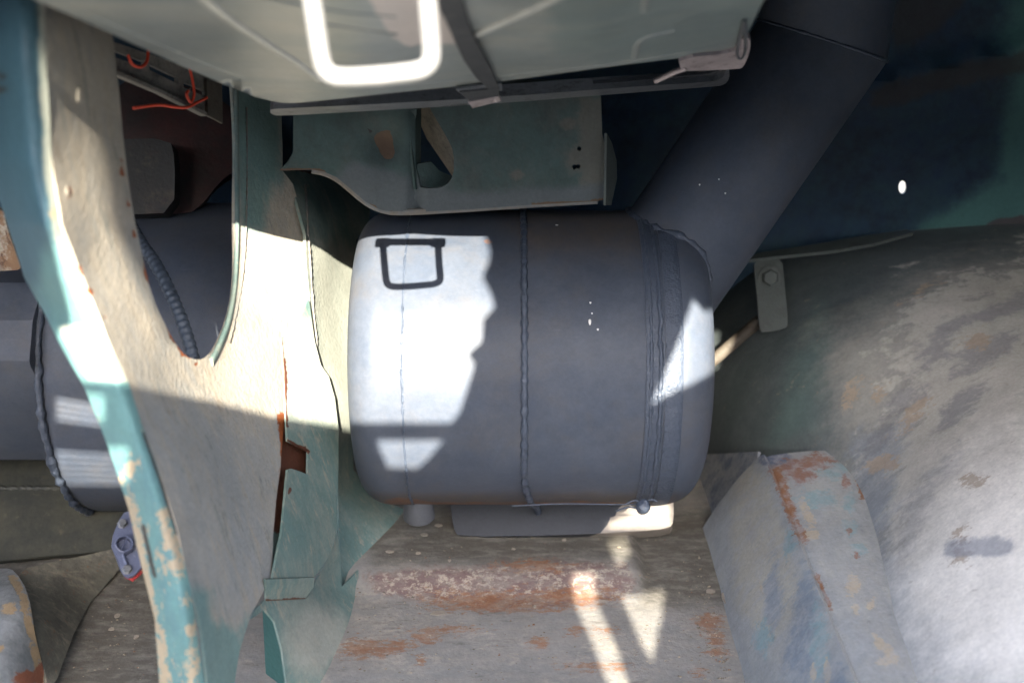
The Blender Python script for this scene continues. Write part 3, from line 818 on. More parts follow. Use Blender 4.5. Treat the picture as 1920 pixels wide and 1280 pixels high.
# ------------------------------------------------------------------ left partition
part = thing('partition', 'weathered beige and teal partition with a tall oval opening at the left', 'partition', P(400, 1280, 1.14))
pf = warp([(-20, -60, .91), (60, 0, .90), (95, 300, .93), (140, 520, .965), (210, 680, .995), (280, 860, 1.03), (330, 1010, 1.06), (385, 1280, 1.10),
           (215, 80, 1.06), (240, 400, 1.08), (320, 620, 1.15), (400, 700, 1.25), (420, 900, 1.20), (430, 1100, 1.17), (480, 1280, 1.23),
           (440, 100, 1.39), (440, 300, 1.385), (440, 500, 1.37), (525, 100, 1.46), (525, 320, 1.46), (545, 500, 1.46), (535, 640, 1.43), (525, 860, 1.36), (515, 1085, 1.31), (500, 1280, 1.27)])
HOLE = smooth([(208, 20), (216, 100), (222, 180), (232, 300), (245, 400), (262, 480), (285, 560), (312, 615), (332, 648), (348, 668), (372, 676), (394, 668), (411, 640), (427, 600), (437, 540), (441, 450), (440, 300), (438, 200), (434, 120), (428, 20)], 1)
HOLE = [(x, max(y, -20)) for x, y in HOLE]
plate = sheet('plate', [(78, -70), (530, -70), (527, 320), (548, 345), (566, 400), (575, 440), (580, 520), (578, 600), (560, 640), (538, 640), (535, 780), (528, 880), (519, 940), (511, 1000), (505, 1085), (495, 1100), (470, 1150), (452, 1220), (440, 1300), (388, 1300), (378, 1180), (355, 1090), (330, 990), (300, 890), (268, 800), (240, 715), (200, 635), (150, 515), (112, 420), (96, 300), (86, 100)],
              pf, M['plate'], part, holes=[HOLE], step=11, thick=.004, dent=.0035, dscale=10, masks=dict(
    grey=area([(250, 730), (380, 760), (540, 800), (520, 1080), (440, 1200), (380, 1150), (330, 950)], 60),
    teal=both(area([(438, 140), (500, 140), (530, 200), (525, 330), (490, 430), (455, 430), (438, 300)], 25), area([(350, 1090), (395, 1110), (400, 1160), (440, 1180), (470, 1150), (450, 1300), (380, 1300)], 25), area([(350, 1200), (460, 1190), (450, 1300), (360, 1300)], 60)),
    rust=both(blob((152, 508, 5, 12), (128, 360, 6, 12), (168, 545, 4, 16), (195, 600, 4, 10)), line([(528, 780), (536, 860), (524, 1000)], 9), line([(225, 300), (262, 480), (330, 650), (380, 695)], 2.5))))
def fringe(side):
    """front lip of the partition: rolled edge, cross-section runs from the plate round to the far left"""
    return None
LB = [(-80, -70), (-60, 150), (-30, 300), (0, 380), (20, 440), (45, 520), (85, 590), (112, 645), (160, 730), (200, 830), (240, 950), (265, 1060), (290, 1160), (300, 1300)]
RBD = [(80, -70), (86, 100), (92, 200), (96, 300), (112, 420), (150, 515), (177, 575), (200, 635), (240, 715), (268, 800), (300, 890), (330, 990), (355, 1090), (386, 1300)]
NP = 60
def interp(poly, y):
    ys = [q[1] for q in poly]; return float(np.interp(y, ys, [q[0] for q in poly]))
def flf(u, v):
    y = v
    l, r = interp(LB, y), interp(RBD, y)
    x = l + (r - l) * u
    pr = pf(r, y)
    d0 = (pr - CAM).dot(F)
    # rounded: ridge at 70 % of the width, turning back to the left
    k = (u - .72) / .72
    d = d0 - .012 * math.sin(min(1, (1 - u) / .28) * math.pi / 2) + (.085 * (1 - sm((y - 520) / 180)) + .02) * max(0, -k) ** 1.5
    return P(x, y, d)
gridsurf('front_lip', flf, np.linspace(0, 1, 30), np.linspace(-70, 1300, 150), M['flange'], part, thick=.004, flip=True, masks=dict(
    pale=both(line([(92, -70), (98, 200), (108, 330), (125, 440), (165, 550), (200, 640)], 22), area([(110, 612), (215, 600), (250, 715), (165, 715)], 14)),  # sunlit stripe and patch of the lip painted pale
    blue=area([(-100, -80), (84, -80), (92, 200), (105, 420), (60, 560), (-100, 500)], 40),  # shadowed upper left painted darker blue
    wear=area([(150, 780), (420, 780), (420, 1300), (250, 1300)], 40),
    chip=both(line([(240, 935), (256, 1000), (275, 1120), (300, 1200), (312, 1300)], 10), blob((312, 965, 14, 12), (318, 1010, 12, 20), (330, 1060, 12, 26), (245, 880, 7, 14), (345, 1130, 8, 10), (358, 1180, 10, 12), (360, 1250, 12, 26), (228, 900, 6, 12), (256, 1000, 9, 16), (110, 395, 10, 24))),
    dark=both(line([(268, 985), (290, 1080)], 4), blob((5, 145, 9, 6), (5, 168, 10, 7)), line([(268, 810), (300, 900), (332, 1000)], 2.5))))
for a, b, r in ((151, 180, .0075), (124, 360, .006), (153, 508, .006)):
    c_ = pf(a, b); n_v = (pf(a + 10, b) - c_).cross(pf(a, b - 10) - c_).normalized()
    if n_v.dot(CAM - c_) < 0: n_v = -n_v
    lathe('rivet_head', [(-.002, r), (.0006, r * .95), (.0013, r * .7), (.0017, r * .3), (.0018, .0003)], c_, n_v, M['plate'], part, 16, fn=lambda t, th: .0009 * noise.noise(Vector((math.cos(th) * 2 + a, math.sin(th) * 2, t * 200))))
# flange round the right side of the opening
inn = [(438, 120), (440, 200), (441, 300), (442, 450), (438, 540), (426, 605), (406, 655), (392, 680)]
vs = smooth(inn, 2, False)
tube('opening_rim', [pf(a + 3, b) for a, b in vs], 1, M['gusset'], part, 10, prof=(.003, .005))
bead('weld_bead', [pf(a, b) + Vector((.001, -.003, 0)) for a, b in dense(smooth([(462, 200), (463, 300), (462, 420), (455, 520), (442, 590), (430, 640)], 2, False), 3, False)], .0011, M['lip'], part, wob=.5)
# flap with the rusty slot, a second sheet lapped over the plate
flap_f = warp([(536, 640, 1.42), (600, 690, 1.465), (636, 800, 1.50), (632, 1000, 1.46), (590, 1080, 1.40), (545, 900, 1.37), (520, 1085, 1.30), (500, 1125, 1.285), (575, 1120, 1.385), (560, 560, 1.45)])
flapo = [(527, 634), (560, 600), (578, 560), (590, 640), (602, 684), (617, 705), (628, 745), (634, 800), (635, 880), (632, 990), (622, 1030), (604, 1062), (588, 1084), (512, 1084), (528, 1000), (540, 880), (547, 878), (577, 889), (578, 846), (540, 826), (537, 780), (534, 700)]
flap = sheet('lapped_flap', flapo, lambda x, y: flap_f(x, y) - ray(x, y) * .006, M['gusset'], part, step=9, thick=.003, dent=.002, masks=dict(
    pale=area([(527, 600), (640, 600), (640, 800), (540, 800)], 40), rust=both(line([(541, 826), (578, 846)], 2.5), line([(527, 634), (534, 700), (539, 800)], 1.6), line([(548, 880), (540, 940), (516, 1080)], 1.2))))  # pale mask paints in the sunlit upper half of the flap
sheet('slot_backing', [(515, 690), (545, 690), (550, 790), (590, 840), (590, 900), (560, 900), (540, 1000), (505, 1090), (500, 1000)], lambda x, y: flap_f(x, y) + ray(x, y) * .03, M['gusset'], part, step=9, thick=.002,
      masks=dict(rust=area([(500, 740), (560, 760), (600, 830), (600, 910), (550, 910), (530, 1000), (510, 1000)], 12), pale=lambda x, y: 0))
sheet('foot_fold', [(498, 1086), (590, 1082), (588, 1100), (572, 1122), (500, 1126)], lambda x, y: flap_f(x, y) - ray(x, y) * (.004 + .012 * sm((1126 - y) / 44)), M['gusset'], part, step=8, thick=.003, masks=dict(pale=lambda x, y: 0, rust=line([(500, 1126), (572, 1123)], 1.5)))
# lower skirt below the flap with the arched notch
sk = warp([(500, 1126, 1.287), (575, 1120, 1.385), (632, 990, 1.465), (636, 1100, 1.50), (670, 1060, 1.535), (672, 1150, 1.50), (600, 1290, 1.365), (545, 1290, 1.33), (520, 1200, 1.30)])
sheet('skirt', [(497, 1124), (575, 1121), (600, 1076), (626, 1020), (634, 990), (640, 1100), (672, 1068), (672, 1165), (640, 1210), (600, 1300), (540, 1300), (530, 1220), (515, 1165), (496, 1142), (470, 1160), (480, 1140)], sk, M['gusset'], part, step=10, thick=.003, dent=.002, masks=dict(pale=blob((600, 1200, 60, 60)), rust=lambda x, y: 0))
sheet('notch_web', [(492, 1140), (506, 1148), (520, 1180), (532, 1240), (542, 1300), (500, 1300), (495, 1200)], plane3((492, 1140, 1.33), (540, 1300, 1.36), (500, 1300, 1.40)), M['green'], part, step=10, thick=.003)
# gusset between partition and tank
gus = thing('gusset_plate', 'scuffed green side plate tucked between the partition and the left tank end', 'plate', P(650, 1090, 1.53))
gf = warp([(524, 320, 1.475), (560, 380, 1.482), (575, 440, 1.482), (580, 510, 1.478), (650, 380, 1.66), (650, 470, 1.65), (582, 580, 1.482), (660, 650, 1.61), (603, 690, 1.490), (638, 800, 1.535), (660, 870, 1.62), (640, 1100, 1.525), (770, 985, 1.665), (700, 1045, 1.59), (720, 900, 1.68)])
sheet('plate_sheet', [(526, 318), (580, 322), (700, 322), (690, 420), (668, 450), (662, 880), (700, 930), (775, 960), (768, 988), (704, 1046), (640, 1101), (634, 1000), (634, 800), (600, 690), (582, 600), (574, 440), (552, 360)], gf, M['gusset'], gus, step=10, thick=.004, dent=.003, masks=dict(
    pale=area([(560, 440), (670, 470), (670, 820), (620, 820), (580, 600)], 40), rust=both(line([(526, 322), (580, 322)], 2), line([(640, 1100), (770, 987)], 2))))  # pale mask follows the sunlit part, light put into the colour
bead('weld_bead', [gf(a, b) + Vector((.001, -.004, 0)) for a, b in dense([(572, 345), (578, 440), (583, 520), (587, 580), (594, 650)], 3, False)], .0017, M['lip'], gus, wob=.6)

# ------------------------------------------------------------------ second tank beyond the partition
T2 = Vector((-.47, 1.495, .228)); R2 = .223
tank2 = thing('steel_tank', 'dark blue drum half hidden behind the partition with a square duct on its left', 'tank', (T2.x, T2.y, T2.z - R2))
lathe('drum', drumprof(-.605, -.305, R2, .02, .012, T2.x), T2, X, M['tank'], tank2, 128, fn=wob)
bead('weld_bead', ring(-.599, R2 + .001, 300, lambda th: .002 * noise.noise(Vector((th * 6, 1, 0))), T2), .0048, M['tankw'], tank2, True, 8, .5, 60)
cs = [(q.y, q.z) for q in (P(40, 470, 1.58), P(40, 506, 1.50), P(40, 530, 1.455), P(40, 600, 1.425), P(40, 676, 1.415), P(40, 684, 1.418), P(40, 790, 1.50), P(40, 862, 1.60), P(40, 800, 1.75), P(40, 560, 1.75))]
vs = []; fs = []
xsd = np.linspace(-1.05, -.60, 30)
for x in xsd:
    for (y, z) in cs:
        vs.append(Vector((x, y + .003 * noise.noise(Vector((x * 9, z * 7, 0))), z)))
nc = len(cs)
for i in range(len(xsd) - 1):
    for k in range(nc):
        l = (k + 1) % nc; fs.append([i * nc + k, i * nc + l, (i + 1) * nc + l, (i + 1) * nc + k])
fs += [list(range(nc)), [(len(xsd) - 1) * nc + k for k in range(nc)]]
dme = mesh('duct', vs, fs, 20)
link('duct', dme, M['tank'], tank2)
# drain flange below it
vf = thing('drain_flange', 'slate blue bolted flange with round spout over a red gasket', 'flange', P(240, 1080, 1.27))
vpl = plane3((225, 965, 1.29), (262, 1010, 1.285), (240, 1080, 1.26))
hx = [(228, 962), (246, 956), (268, 980), (275, 1050), (262, 1068), (245, 1082), (230, 1074), (218, 1040), (207, 1014)]
sheet('flange_plate', smooth(hx, 1), vpl, M['valve'], vf, step=8, thick=.008)
sheet('gasket', [(a + 5, b + 5) for a, b in hx], lambda x, y: vpl(x, y) + ray(x, y) * .009, M['red'], vf, step=10, thick=.006)
cN = vpl(231, 1025); nN = (vpl(231, 1005) - cN).cross(vpl(250, 1025) - cN).normalized()
if nN.dot(CAM - cN) < 0: nN = -nN
lathe('spout', [(-.002, .0105), (.012, .0098), (.0125, .0088), (.0115, .0078), (.003, .0076), (.0025, .001)], cN, nN, M['valve'], vf, 32)
box('spout_bar', cN + nN * .009, (vpl(231, 1005) - cN).normalized() * .0015 + X * .0005, X * .0005 + nN * .001, (vpl(238, 1012) - cN).normalized() * .0074, M['valve'], vf, .0003)
for (a, b) in ((238, 1068), (229, 982)):
    c = vpl(a, b)
    lathe('bolt', [(0, .0058), (.0012, .0058), (.0014, .0046), (.0055, .0046), (.006, .004), (.006, .0005)], c, nN, M['steel'], vf, 6, 20)
tube('spout_link', [vpl(229, 1040) + nN * .003, vpl(236, 1060) + nN * .003], .0022, M['valve'], vf, 8)

# ribbed sleeve hanging behind the opening
cp = resample(spline([P(240, 410, 1.36), P(262, 452, 1.335), P(290, 492, 1.315), P(320, 550, 1.295), P(345, 612, 1.285), P(364, 680, 1.28), P(372, 740, 1.28)], 14), .0012)
cb = tube('ribbed_sleeve', cp, lambda i, a: .0072 * (1 + .08 * math.sin(i * .0012 / .0062 * 2 * math.pi)), M['cable'], None, 14, sharp=80)
tag(cb, 'grey ribbed cable sleeve hanging behind the oval opening', 'cable')
# maroon cross member, dark cover, slotted channel, red wire
mr = sheet('cross_member', smooth([(190, 120), (460, 190), (460, 312), (436, 322), (408, 345), (385, 378), (350, 404), (300, 412), (250, 402), (200, 380)], 1), warp([(190, 120, 1.60), (460, 200, 1.64), (440, 320, 1.60), (300, 400, 1.55), (300, 250, 1.57), (200, 380, 1.55)]), M['maroon'], step=12, thick=.03, dent=.003)
tag(mr, 'dull maroon shaped cross member seen through the oval opening', 'frame member')
dc = sheet('cover_box', smooth([(200, 262), (318, 258), (328, 300), (326, 398), (250, 402), (200, 400)], 1), plane3((200, 262, 1.50), (328, 260, 1.51), (260, 400, 1.50)), M['darkbox'], step=12, thick=.04, dent=.002)
tag(dc, 'dark brown-black box cover fixed on the maroon cross member', 'cover')
stp = thing('slotted_channel', 'grey-tan slotted metal channel under the white lid at upper left', 'channel', P(320, 180, 1.22))
sf = plane3((200, 75, 1.17), (412, 160, 1.32), (300, 175, 1.24))
sheet('channel_face', [(150, 40), (210, 78), (300, 108), (414, 150), (414, 228), (300, 170), (215, 134), (150, 100)], sf, M['strip'], stp,
      holes=[[(212, 94), (272, 116), (272, 126), (212, 107)], [(280, 121), (334, 146), (334, 158), (280, 131)], [(344, 153), (386, 172), (386, 182), (344, 164)]], step=8, thick=.006)
sheet('end_tab', [(388, 148), (416, 158), (418, 232), (390, 216)], lambda x, y: sf(x, y) - ray(x, y) * .008, M['rod'], stp, step=8, thick=.004)
sheet('channel_lip', [(150, 98), (215, 131), (300, 167), (388, 211), (388, 218), (300, 174), (215, 138), (150, 104)], lambda x, y: sf(x, y) - ray(x, y) * .010, M['strip'], stp, step=7, thick=.010)
wr = thing('red_wire', 'thin red plastic wire tied through the slots of the channel', 'wire', P(360, 190, 1.27))
for pth in ([(240, 103), (246, 118), (256, 125), (268, 124), (276, 113), (278, 90), (276, 76)], [(350, 112), (356, 130), (361, 152), (364, 176), (358, 192), (350, 178), (353, 170)], [(250, 203), (270, 200), (300, 197), (330, 201), (352, 201), (368, 193), (388, 183)]):
    tube('wire_strand', spline([sf(a, b) - ray(a, b) * .015 for a, b in pth], 8), .0017, M['wire'], wr, 8)
# olive wall foot and left block
ol = sheet('lower_wall', [(-200, 780), (480, 780), (480, 1060), (230, 1030), (-200, 1068)], plane3((0, 800, 1.72), (200, 800, 1.72), (100, 1050, 1.575)), M['olive'], step=20, thick=.006, dent=.004)
tag(ol, 'dark olive sheet wall below the half hidden left drum', 'wall')
bead('seam', [plane3((0, 800, 1.72), (200, 800, 1.72), (100, 1050, 1.575))(a, 915) for a in range(-100, 220, 4)], .004, M['olive'], ol)
lb = thing('corner_block', 'rounded floor block with orange worn edge at lower left corner', 'block', P(20, 1270, 1.30))
lbf = warp([(-150, 1040, 1.50), (0, 1060, 1.49), (30, 1062, 1.48), (-100, 1280, 1.22), (0, 1150, 1.32), (40, 1120, 1.35), (75, 1200, 1.33), (60, 1280, 1.29), (85, 1290, 1.34)])
M['cblock'] = make('chipped_block_paint', (.26, .27, .27), .6, [
    dict(c=(.16, .17, .17), scale=20, th=.5, w=.12), dict(attr='tan', c=(.33, .24, .14), scale=50, amp=1.2, w=.06, h=-.3), dict(attr='rust', c=(.25, .09, .05), scale=60, amp=.9, w=.08)], bump=.3)
sheet('block_skin', smooth([(-200, 1062), (10, 1062), (28, 1068), (52, 1110), (66, 1180), (84, 1250), (96, 1310), (-200, 1310)], 1), lbf, M['cblock'], lb, step=11, thick=.03, dent=.003, masks=dict(
    tan=both(line([(22, 1080), (42, 1110), (55, 1170), (70, 1240), (78, 1300)], 8), blob((15, 1140, 16, 10), (0, 1215, 8, 7))), rust=blob((55, 1270, 30, 14), (80, 1255, 14, 14))))
sheet('block_end', smooth([(28, 1068), (120, 1050), (215, 1028), (260, 1020), (230, 1060), (150, 1150), (96, 1310), (84, 1250), (66, 1180), (52, 1110)], 1), warp([(28, 1068, 1.475), (215, 1028, 1.57), (260, 1020, 1.59), (96, 1310, 1.33), (66, 1180, 1.34), (150, 1150, 1.47), (230, 1060, 1.565)]), M['hump'], lb, step=11, thick=.006, dent=.002)

# ------------------------------------------------------------------ white lid at the top
lid = thing('white_lid', 'greyish white pressed metal lid with wire handle hanging at the top', 'lid', P(940, 190, .98))
lf = warp([(520, 195, 1.19), (90, 10, .86), (300, 105, 1.02), (1400, 90, 1.19), (950, 165, 1.20), (700, -80, .70), (1100, -80, .70), (1480, -84, .72), (-160, -84, .68), (300, -80, .70), (700, 60, .91), (1100, 50, .94)])
def over(k): return lambda x, y: CAM + (lf(x, y) - CAM) * k
def lidf(x, y):
    p = lf(x, y)
    return p
lo_ = [(-180, -84), (1490, -84), (1432, 0), (1408, 50), (1392, 82), (1372, 94), (1330, 102), (1100, 132), (900, 157), (700, 179), (560, 192), (530, 192), (506, 187), (470, 178), (300, 108), (90, 10), (-100, -72)]
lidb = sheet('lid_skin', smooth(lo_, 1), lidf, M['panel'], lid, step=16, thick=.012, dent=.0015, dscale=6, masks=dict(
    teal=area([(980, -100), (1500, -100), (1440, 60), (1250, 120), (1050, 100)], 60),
    pink=area([(682, -20), (836, -20), (850, 40), (870, 84), (800, 82), (768, 90), (740, 74), (715, 40)], 5)))  # paler pink painted where sun falls on the lid
nL = (lf(900, 100) - lf(900, 50)).cross(lf(950, 50) - lf(900, 50)).normalized()
if nL.dot(CAM - lf(900, 50)) < 0: nL = -nL
for pth, w in (([(350, -30), (420, 30), (500, 82), (560, 118), (600, 150)], .0055), ([(1075, -20), (1000, 18), (920, 52), (886, 68)], .0055), ([(570, 40), (640, 48), (740, 64)], .004), ([(480, -10), (620, 20), (740, 30)], .004), ([(1190, 108), (1196, 72), (1262, 57)], .004), ([(1208, 20), (1212, -30)], .004)):
    tube('pressed_rib', resample([lf(a, b) - nL * w * .55 for a, b in smooth(pth, 2, False)], .006), 1, M['rib'] if w > .005 else M['panel'], lid, 12, prof=(w, w))
tube('edge_crease', resample([lf(a, b) - nL * .0022 for a, b in smooth([(60, -20), (250, 66), (430, 140), (560, 172), (700, 166), (900, 146), (1150, 122), (1300, 96)], 2, False)], .01), .003, M['panel'], lid, 8)
# lower rim
rimf = over(1.05)
sheet('rim', smooth([(506, 206), (520, 204), (700, 196), (940, 182), (1200, 162), (1330, 154), (1352, 148), (1360, 138), (1360, 126), (1367, 126), (1368, 148), (1358, 160), (1335, 163), (1200, 173), (940, 194), (700, 208), (522, 218), (508, 214)], 1), rimf, M['steel'], lid, step=8, thick=.014)
sheet('rim_flange', [(520, 200), (700, 188), (940, 172), (1200, 150), (1330, 138), (1362, 128), (1362, 148), (1340, 158), (1200, 168), (940, 188), (700, 202), (522, 212)], lambda x, y: rimf(x, y) + ray(x, y) * .03, M['strap'], lid, step=12, thick=.004)  # black sheet filling the gap between lid and rim
# dark diagonal band modelled as a thin strip, and clip
sheet('strap', smooth([(812, -60), (860, -60), (870, 0), (884, 50), (905, 90), (925, 130), (938, 166), (930, 172), (905, 150), (880, 120), (858, 80), (838, 30), (820, 0)], 1), lambda x, y: lf(x, y) + nL * .006, M['strap'], lid, step=9, thick=.003, dent=.002, dscale=25)  # dark diagonal band on the lid
cf = over(.985)
sheet('clip_upper', [(854, 168), (900, 162), (940, 156), (942, 170), (872, 182)], lambda x, y: cf(x, y), M['steel'], lid, step=8, thick=.002)
sheet('clip_tongue', [(862, 173), (936, 166), (934, 186), (886, 196)], lambda x, y: cf(x, y) - ray(x, y) * .006, M['strap'], lid, step=8, thick=.0015)
sheet('clip_lip', [(878, 192), (936, 182), (940, 190), (886, 203)], lambda x, y: cf(x, y) - ray(x, y) * .010, M['pinksteel'], lid, step=6, thick=.004)
# latch at the right corner
kf = over(.985)
sheet('latch_body', smooth([(1274, 110), (1376, 100), (1384, 84), (1392, 72), (1402, 70), (1408, 80), (1404, 104), (1394, 126), (1385, 130), (1290, 134), (1276, 132)], 1), kf, M['pinksteel'], lid, step=7, thick=.006)
tube('latch_loop', spline([kf(1396, 40) - ray(0, 0) * 0, kf(1398, 70), kf(1396, 100), kf(1388, 110), kf(1382, 100), kf(1388, 66), kf(1396, 40)], 8), .0018, M['steel'], lid, 8)
tube('latch_prong', [kf(1285, 128), kf(1260, 137), kf(1240, 147), kf(1228, 152)], .0032, M['pinksteel'], lid, 8)
# wire handle with blown-out white paint, hanging from two ears
hz = lambda t: .70 - .045 * (1 - t)
hp = [(572, -90, .650), (582, -20, .660), (594, 60, .672), (602, 112, .680), (610, 134, .683), (630, 146, .685), (700, 143, .685), (770, 136, .685), (796, 130, .684), (809, 114, .682), (809, 90, .679), (803, 20, .667), (798, -90, .650)]
tube('handle', resample(smooth([tuple(P(*q)) for q in hp], 2, False), .004), .0044, M['handle'], lid, 16)
for q in (572, 798):
    box('handle_ear', P(q, -96, .655), X * .009, U * .006, F * .012, M['handle'], lid, .002)

box('handle_rail', P(690, -104, .652), X * .042, U * .005, F * .006, M['handle'], lid, .002)

# ------------------------------------------------------------------ bracket and rod behind the tank
br = thing('strap_bracket', 'small grey-green bolted strap bracket with rod near the wheel arch', 'bracket', P(1440, 620, 1.72))
bf = plane3((1415, 485, 1.73), (1470, 485, 1.73), (1445, 620, 1.71))
sheet('strap_plate', smooth([(1412, 482), (1466, 478), (1472, 540), (1478, 605), (1474, 616), (1430, 624), (1424, 616), (1418, 540)], 1), bf, M['bracket'], br, step=8, thick=.006)
bc = bf(1443, 521)
lathe('bolt_washer', [(0, .017), (.002, .017), (.0022, .001)], bc, -F, M['bracket'], br, 24)
lathe('bolt_head', [(0, .0125), (.0075, .0125), (.009, .011), (.009, .001)], bc, -F, M['bracket'], br, 6, 20)
tube('rod', resample(spline([P(1320, 690, 1.78), P(1425, 600, 1.735)], 8), .006), .0095, M['rod'], br, 12)
shf = warp([(1408, 485, 1.68), (1500, 476, 1.69), (1620, 462, 1.71), (1712, 434, 1.75), (1500, 440, 1.76)])
sheet('shelf_strip', [(1404, 486), (1480, 478), (1560, 470), (1640, 456), (1712, 436), (1700, 430), (1600, 446), (1500, 462), (1420, 474)], shf, M['bracket'], br, step=8, thick=.005)

ft = thing('pipe_fitting', 'dim reddish fitting in the dark recess behind the slanting pipe', 'fitting', P(1586, 330, 1.86))
lathe('fitting_body', [(-.03, .018), (0, .018), (.002, .026), (.012, .026), (.014, .016), (.03, .015), (.031, .001)], P(1586, 328, 1.88), -F, M['rod'], ft, 24)
lathe('fitting_nut', [(0, .012), (.010, .012), (.012, .010), (.012, .001)], P(1594, 324, 1.84), -F, M['maroon'], ft, 6, 20)
rb = sheet('rusty_bracket', smooth([(-60, 388), (8, 388), (12, 425), (24, 462), (40, 500), (30, 508), (-60, 508)], 1), plane3((-60, 388, 1.34), (10, 388, 1.33), (0, 508, 1.36)), M['rusty'], step=8, thick=.006, dent=.003, dscale=20)
tag(rb, 'rusty flat bracket peeping out behind the front lip at the left edge', 'bracket')

# ------------------------------------------------------------------ paint flakes on the floor
T_ = 'loose beige paint flake '
fk = [(822, 1150, 16, 5, 'biggest pale paint flake lying on the floor in front of the rusty band'), (730, 1035, 8, 3, 'oblong ' + T_ + 'near the foot of the green gusset plate'), (784, 1038, 5, 2.5, 'small ' + T_ + 'right of the oblong one, behind the rusty band'), (843, 1052, 3, 2.5, 'tiny ' + T_ + 'on the front edge of the raised floor'),
      (963, 1030, 4, 2, 'tiny ' + T_ + 'on the raised floor below the middle seam'), (1058, 1013, 5, 2, 'small ' + T_ + 'just in front of the dark support block'), (796, 1003, 8, 4, 'tan ' + T_ + 'in the shade in front of the drain cap'),
      (1332, 1109, 10, 5, 'pointed ' + T_ + 'on the floor by the foot of the ledge'), (1357, 1122, 4, 10, 'upright sliver of pale paint leaning on the foot of the ledge'), (823, 986, 8, 3, 'flat ' + T_ + 'beside the left end of the support block'), (1003, 1138, 3, 3, 'tiny bright speck of paint on the lower rim of the rusty band'),
      (220, 1155, 6, 4, 'upper of three pale paint flakes on the floor left of the partition'), (210, 1180, 6, 3, 'middle of three pale paint flakes on the floor left of the partition'), (256, 1195, 4, 4, 'lowest of three pale paint flakes on the floor left of the partition')]
bvf = bvh_of(floor, lt)
for i, (a, b, rx, ry, lab) in enumerate(fk):
    h, nr = hit(bvf, a, b)
    if h is None: continue
    s = (h - CAM).length / FPX
    bm = bmesh.new(); n = 7; top = []
    for k in range(n):
        th = 2 * math.pi * k / n + .3 * random.random(); q = .75 + .4 * random.random()
        top.append(Vector((math.cos(th) * rx * s * q, math.sin(th) * ry * s * q * 1.5, .0015 + .001 * random.random())))
    vs_ = top + [Vector((v.x, v.y, v.z - .001)) for v in top]
    fs_ = [list(range(n)), list(range(2 * n - 1, n - 1, -1))] + [[k, n + k, n + (k + 1) % n, (k + 1) % n] for k in range(n)]
    me = mesh('paint_flake', vs_, fs_, 20)
    o = link('paint_flake', me, M['flake']); o.location = h
    tag(o, lab, 'paint flake', 'loose paint flakes on the floor')

# grit and crumbs of paint and rust strewn over the floor
gv, gfc = [], []
for _ in range(900):
    a = random.choice((random.uniform(600, 1400), random.uniform(600, 1400), random.uniform(110, 330))); b = random.uniform(1000, 1275)
    if random.random() < .35: a, b = random.gauss(1350, 25), random.uniform(1040, 1275)
    h, nr = hit(bvf, a, b)
    if h is None or h.z > .022 or h.x > .268: continue
    r = random.uniform(.0005, .0016) * (1.5 if random.random() < .1 else 1); th = random.uniform(0, 6.28); n0 = len(gv)
    for k in range(4):
        q = th + k * 1.57 + random.uniform(-.4, .4); gv.append(h + Vector((math.cos(q) * r * 1.5, math.sin(q) * r, .0001)))
    gv.append(h + Vector((random.uniform(-.3, .3) * r, 0, r * random.uniform(.5, 1.0))))
    gfc += [[n0, n0 + 1, n0 + 4], [n0 + 1, n0 + 2, n0 + 4], [n0 + 2, n0 + 3, n0 + 4], [n0 + 3, n0, n0 + 4], [n0 + 3, n0 + 2, n0 + 1, n0]]
M['grit'] = make('mixed_grit', (.10, .085, .065), .8, [dict(c=(.26, .22, .16), scale=90, th=.52, w=.03), dict(c=(.16, .07, .035), scale=70, th=.57, w=.03)], bump=.1)
gm = mesh('grit', gv, gfc, 20)
tag(link('grit', gm, M['grit'], None, centre(gm)), 'fine grit and paint crumbs strewn over the worn floor', 'grit', kind='stuff')

# ------------------------------------------------------------------ added unseen sheet: shades the right half, edge and holes shaped for sun patches
bpy.context.view_layer.update()
dg = bpy.context.evaluated_depsgraph_get()
LCN = Vector((-.02, 1.30, .42)) - SUN * 3.0
e1 = X - SUN * SUN.x; e1.normalize(); e2 = SUN.cross(e1); e2 = -e2 if e2.z < 0 else e2
def onlid(px, py):
    ok, h, *_ = SC.ray_cast(dg, CAM, ray(px, py).normalized())
    if not ok: h = P(px, py, 1.5)
    return ((h - LCN).dot(e1), (h - LCN).dot(e2))
jag = [(846, 792), (862, 772), (868, 750), (884, 700), (888, 680), (876, 668), (884, 655), (902, 640), (904, 600), (926, 575), (922, 556), (904, 520), (916, 490), (918, 470), (908, 440), (908, 424)]
J = [onlid(a, b) for a, b in jag]
base = [onlid(a, b) for a, b in ((150, 712), (250, 722), (400, 752), (520, 782), (640, 802))] + [onlid(a, 792) for a in (690, 740, 800)]
left = [onlid(a, b) for a, b in ((128, 668), (106, 622), (134, 612), (128, 575), (113, 520), (101, 440), (93, 300), (87, 150), (82, 60))]
JT = J[-1][1] + .02; LT = left[-1][1] + .01
outer = [(-.80, LT), (-.80, -.54), (1.05, -.54), (1.05, .05), (.45, .05), (.45, JT), (J[-1][0] + .004, JT)] + J[::-1] + base[::-1] + left + [(left[-1][0] - .004, LT)]
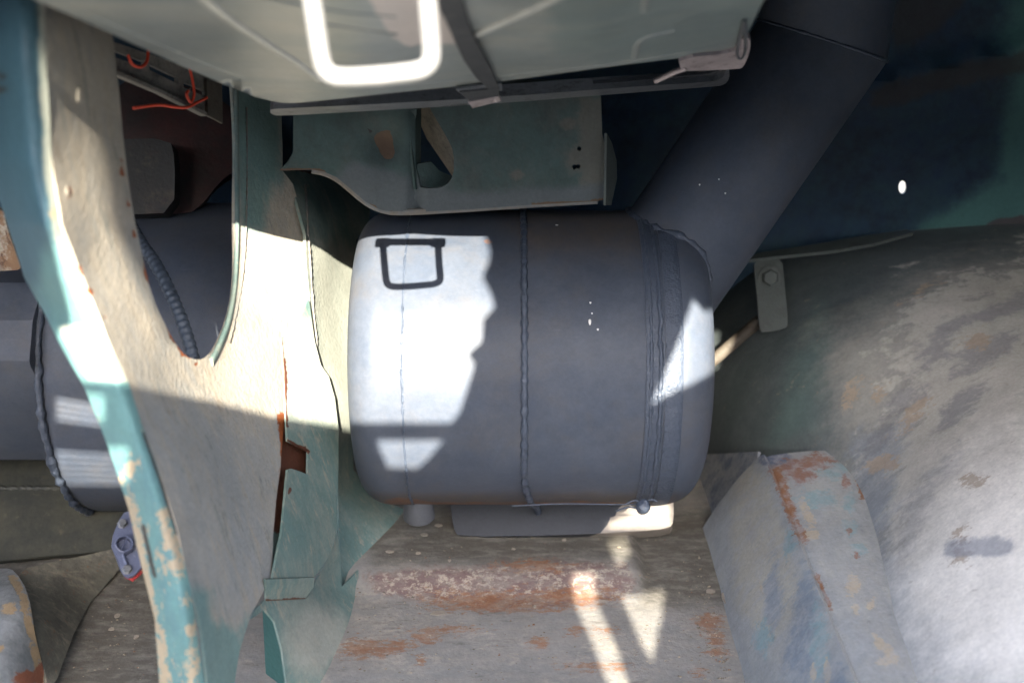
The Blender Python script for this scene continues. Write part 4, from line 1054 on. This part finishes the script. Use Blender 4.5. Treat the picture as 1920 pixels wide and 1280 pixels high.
def bands(poly, per, duty):
    out = []
    ys = [q[1] for q in poly]
    def cut(y):
        xs = []
        for i in range(len(poly)):
            (xa, ya), (xb, yb) = poly[i], poly[(i + 1) % len(poly)]
            if (ya > y) != (yb > y): xs.append(xa + (xb - xa) * (y - ya) / (yb - ya))
        return (min(xs), max(xs)) if len(xs) >= 2 else None
    y = min(ys) + .5
    while y + per * duty < max(ys):
        a, b = cut(y), cut(y + per * duty)
        if a and b and a[1] - a[0] > 2 and b[1] - b[0] > 2: out.append([(a[0], y), (a[1], y), (b[1], y + per * duty), (b[0], y + per * duty)])
        y += per
    return out
holes = [[onlid(a, b) for a, b in q] for q in (
    [(708, 826), (830, 826), (800, 862), (782, 878), (728, 876), (716, 850)],
    [(1300, 562), (1320, 585), (1342, 620), (1342, 690), (1290, 722), (1262, 732), (1222, 757), (1236, 728), (1270, 650)],
    *bands([(1128, 992), (1145, 980), (1200, 958), (1235, 946), (1258, 946), (1258, 988), (1190, 994)], 9, .45),
    *bands([(1138, 1012), (1172, 1008), (1182, 1035), (1160, 1062), (1150, 1040)], 10, .6),
    *bands([(1072, 1078), (1112, 1064), (1118, 1130), (1150, 1200), (1184, 1300), (1146, 1300), (1110, 1200), (1080, 1135)], 11, .55),
    *bands([(1166, 1118), (1246, 1108), (1240, 1150), (1222, 1240), (1200, 1200)], 11, .55),
    *[[(106, y), (196, y - 2), (196, y + 4), (106, y + 6)] for y in (747, 758, 769, 780)], *[[(106, y), (240, y - 4), (240, y + 2), (106, y + 6)] for y in (846, 857, 868, 879, 890, 901)])]
def lidpt(x, y): return LCN + e1 * x + e2 * y
def simple(name, outer, holes, step, thick):
    S = 1000
    o2 = [(a * S, b * S) for a, b in outer]; h2 = [[(a * S, b * S) for a, b in h] for h in holes]
    return sheet(name, o2, lambda x, y: lidpt(x / S, y / S), M['lid'], None, h2, step * S, thick)
ol2 = simple('raised_cover', outer, holes, .06, .002)  # added sheet standing in for the viewer's own shadow
bat = [onlid(a, b) for a, b in ((396, 398), (441, 398), (441, 560), (428, 605), (400, 668), (372, 672), (384, 560))]
cb2 = simple('cover_batten', bat, [], .02, .004)  # added strip that keeps sun off the left drum
cb2.parent = ol2; cb2.matrix_parent_inverse = Matrix.Translation(-ol2.location)
tag(ol2, 'raised rust-eaten steel cover over the opening, above and behind the viewpoint', 'cover')
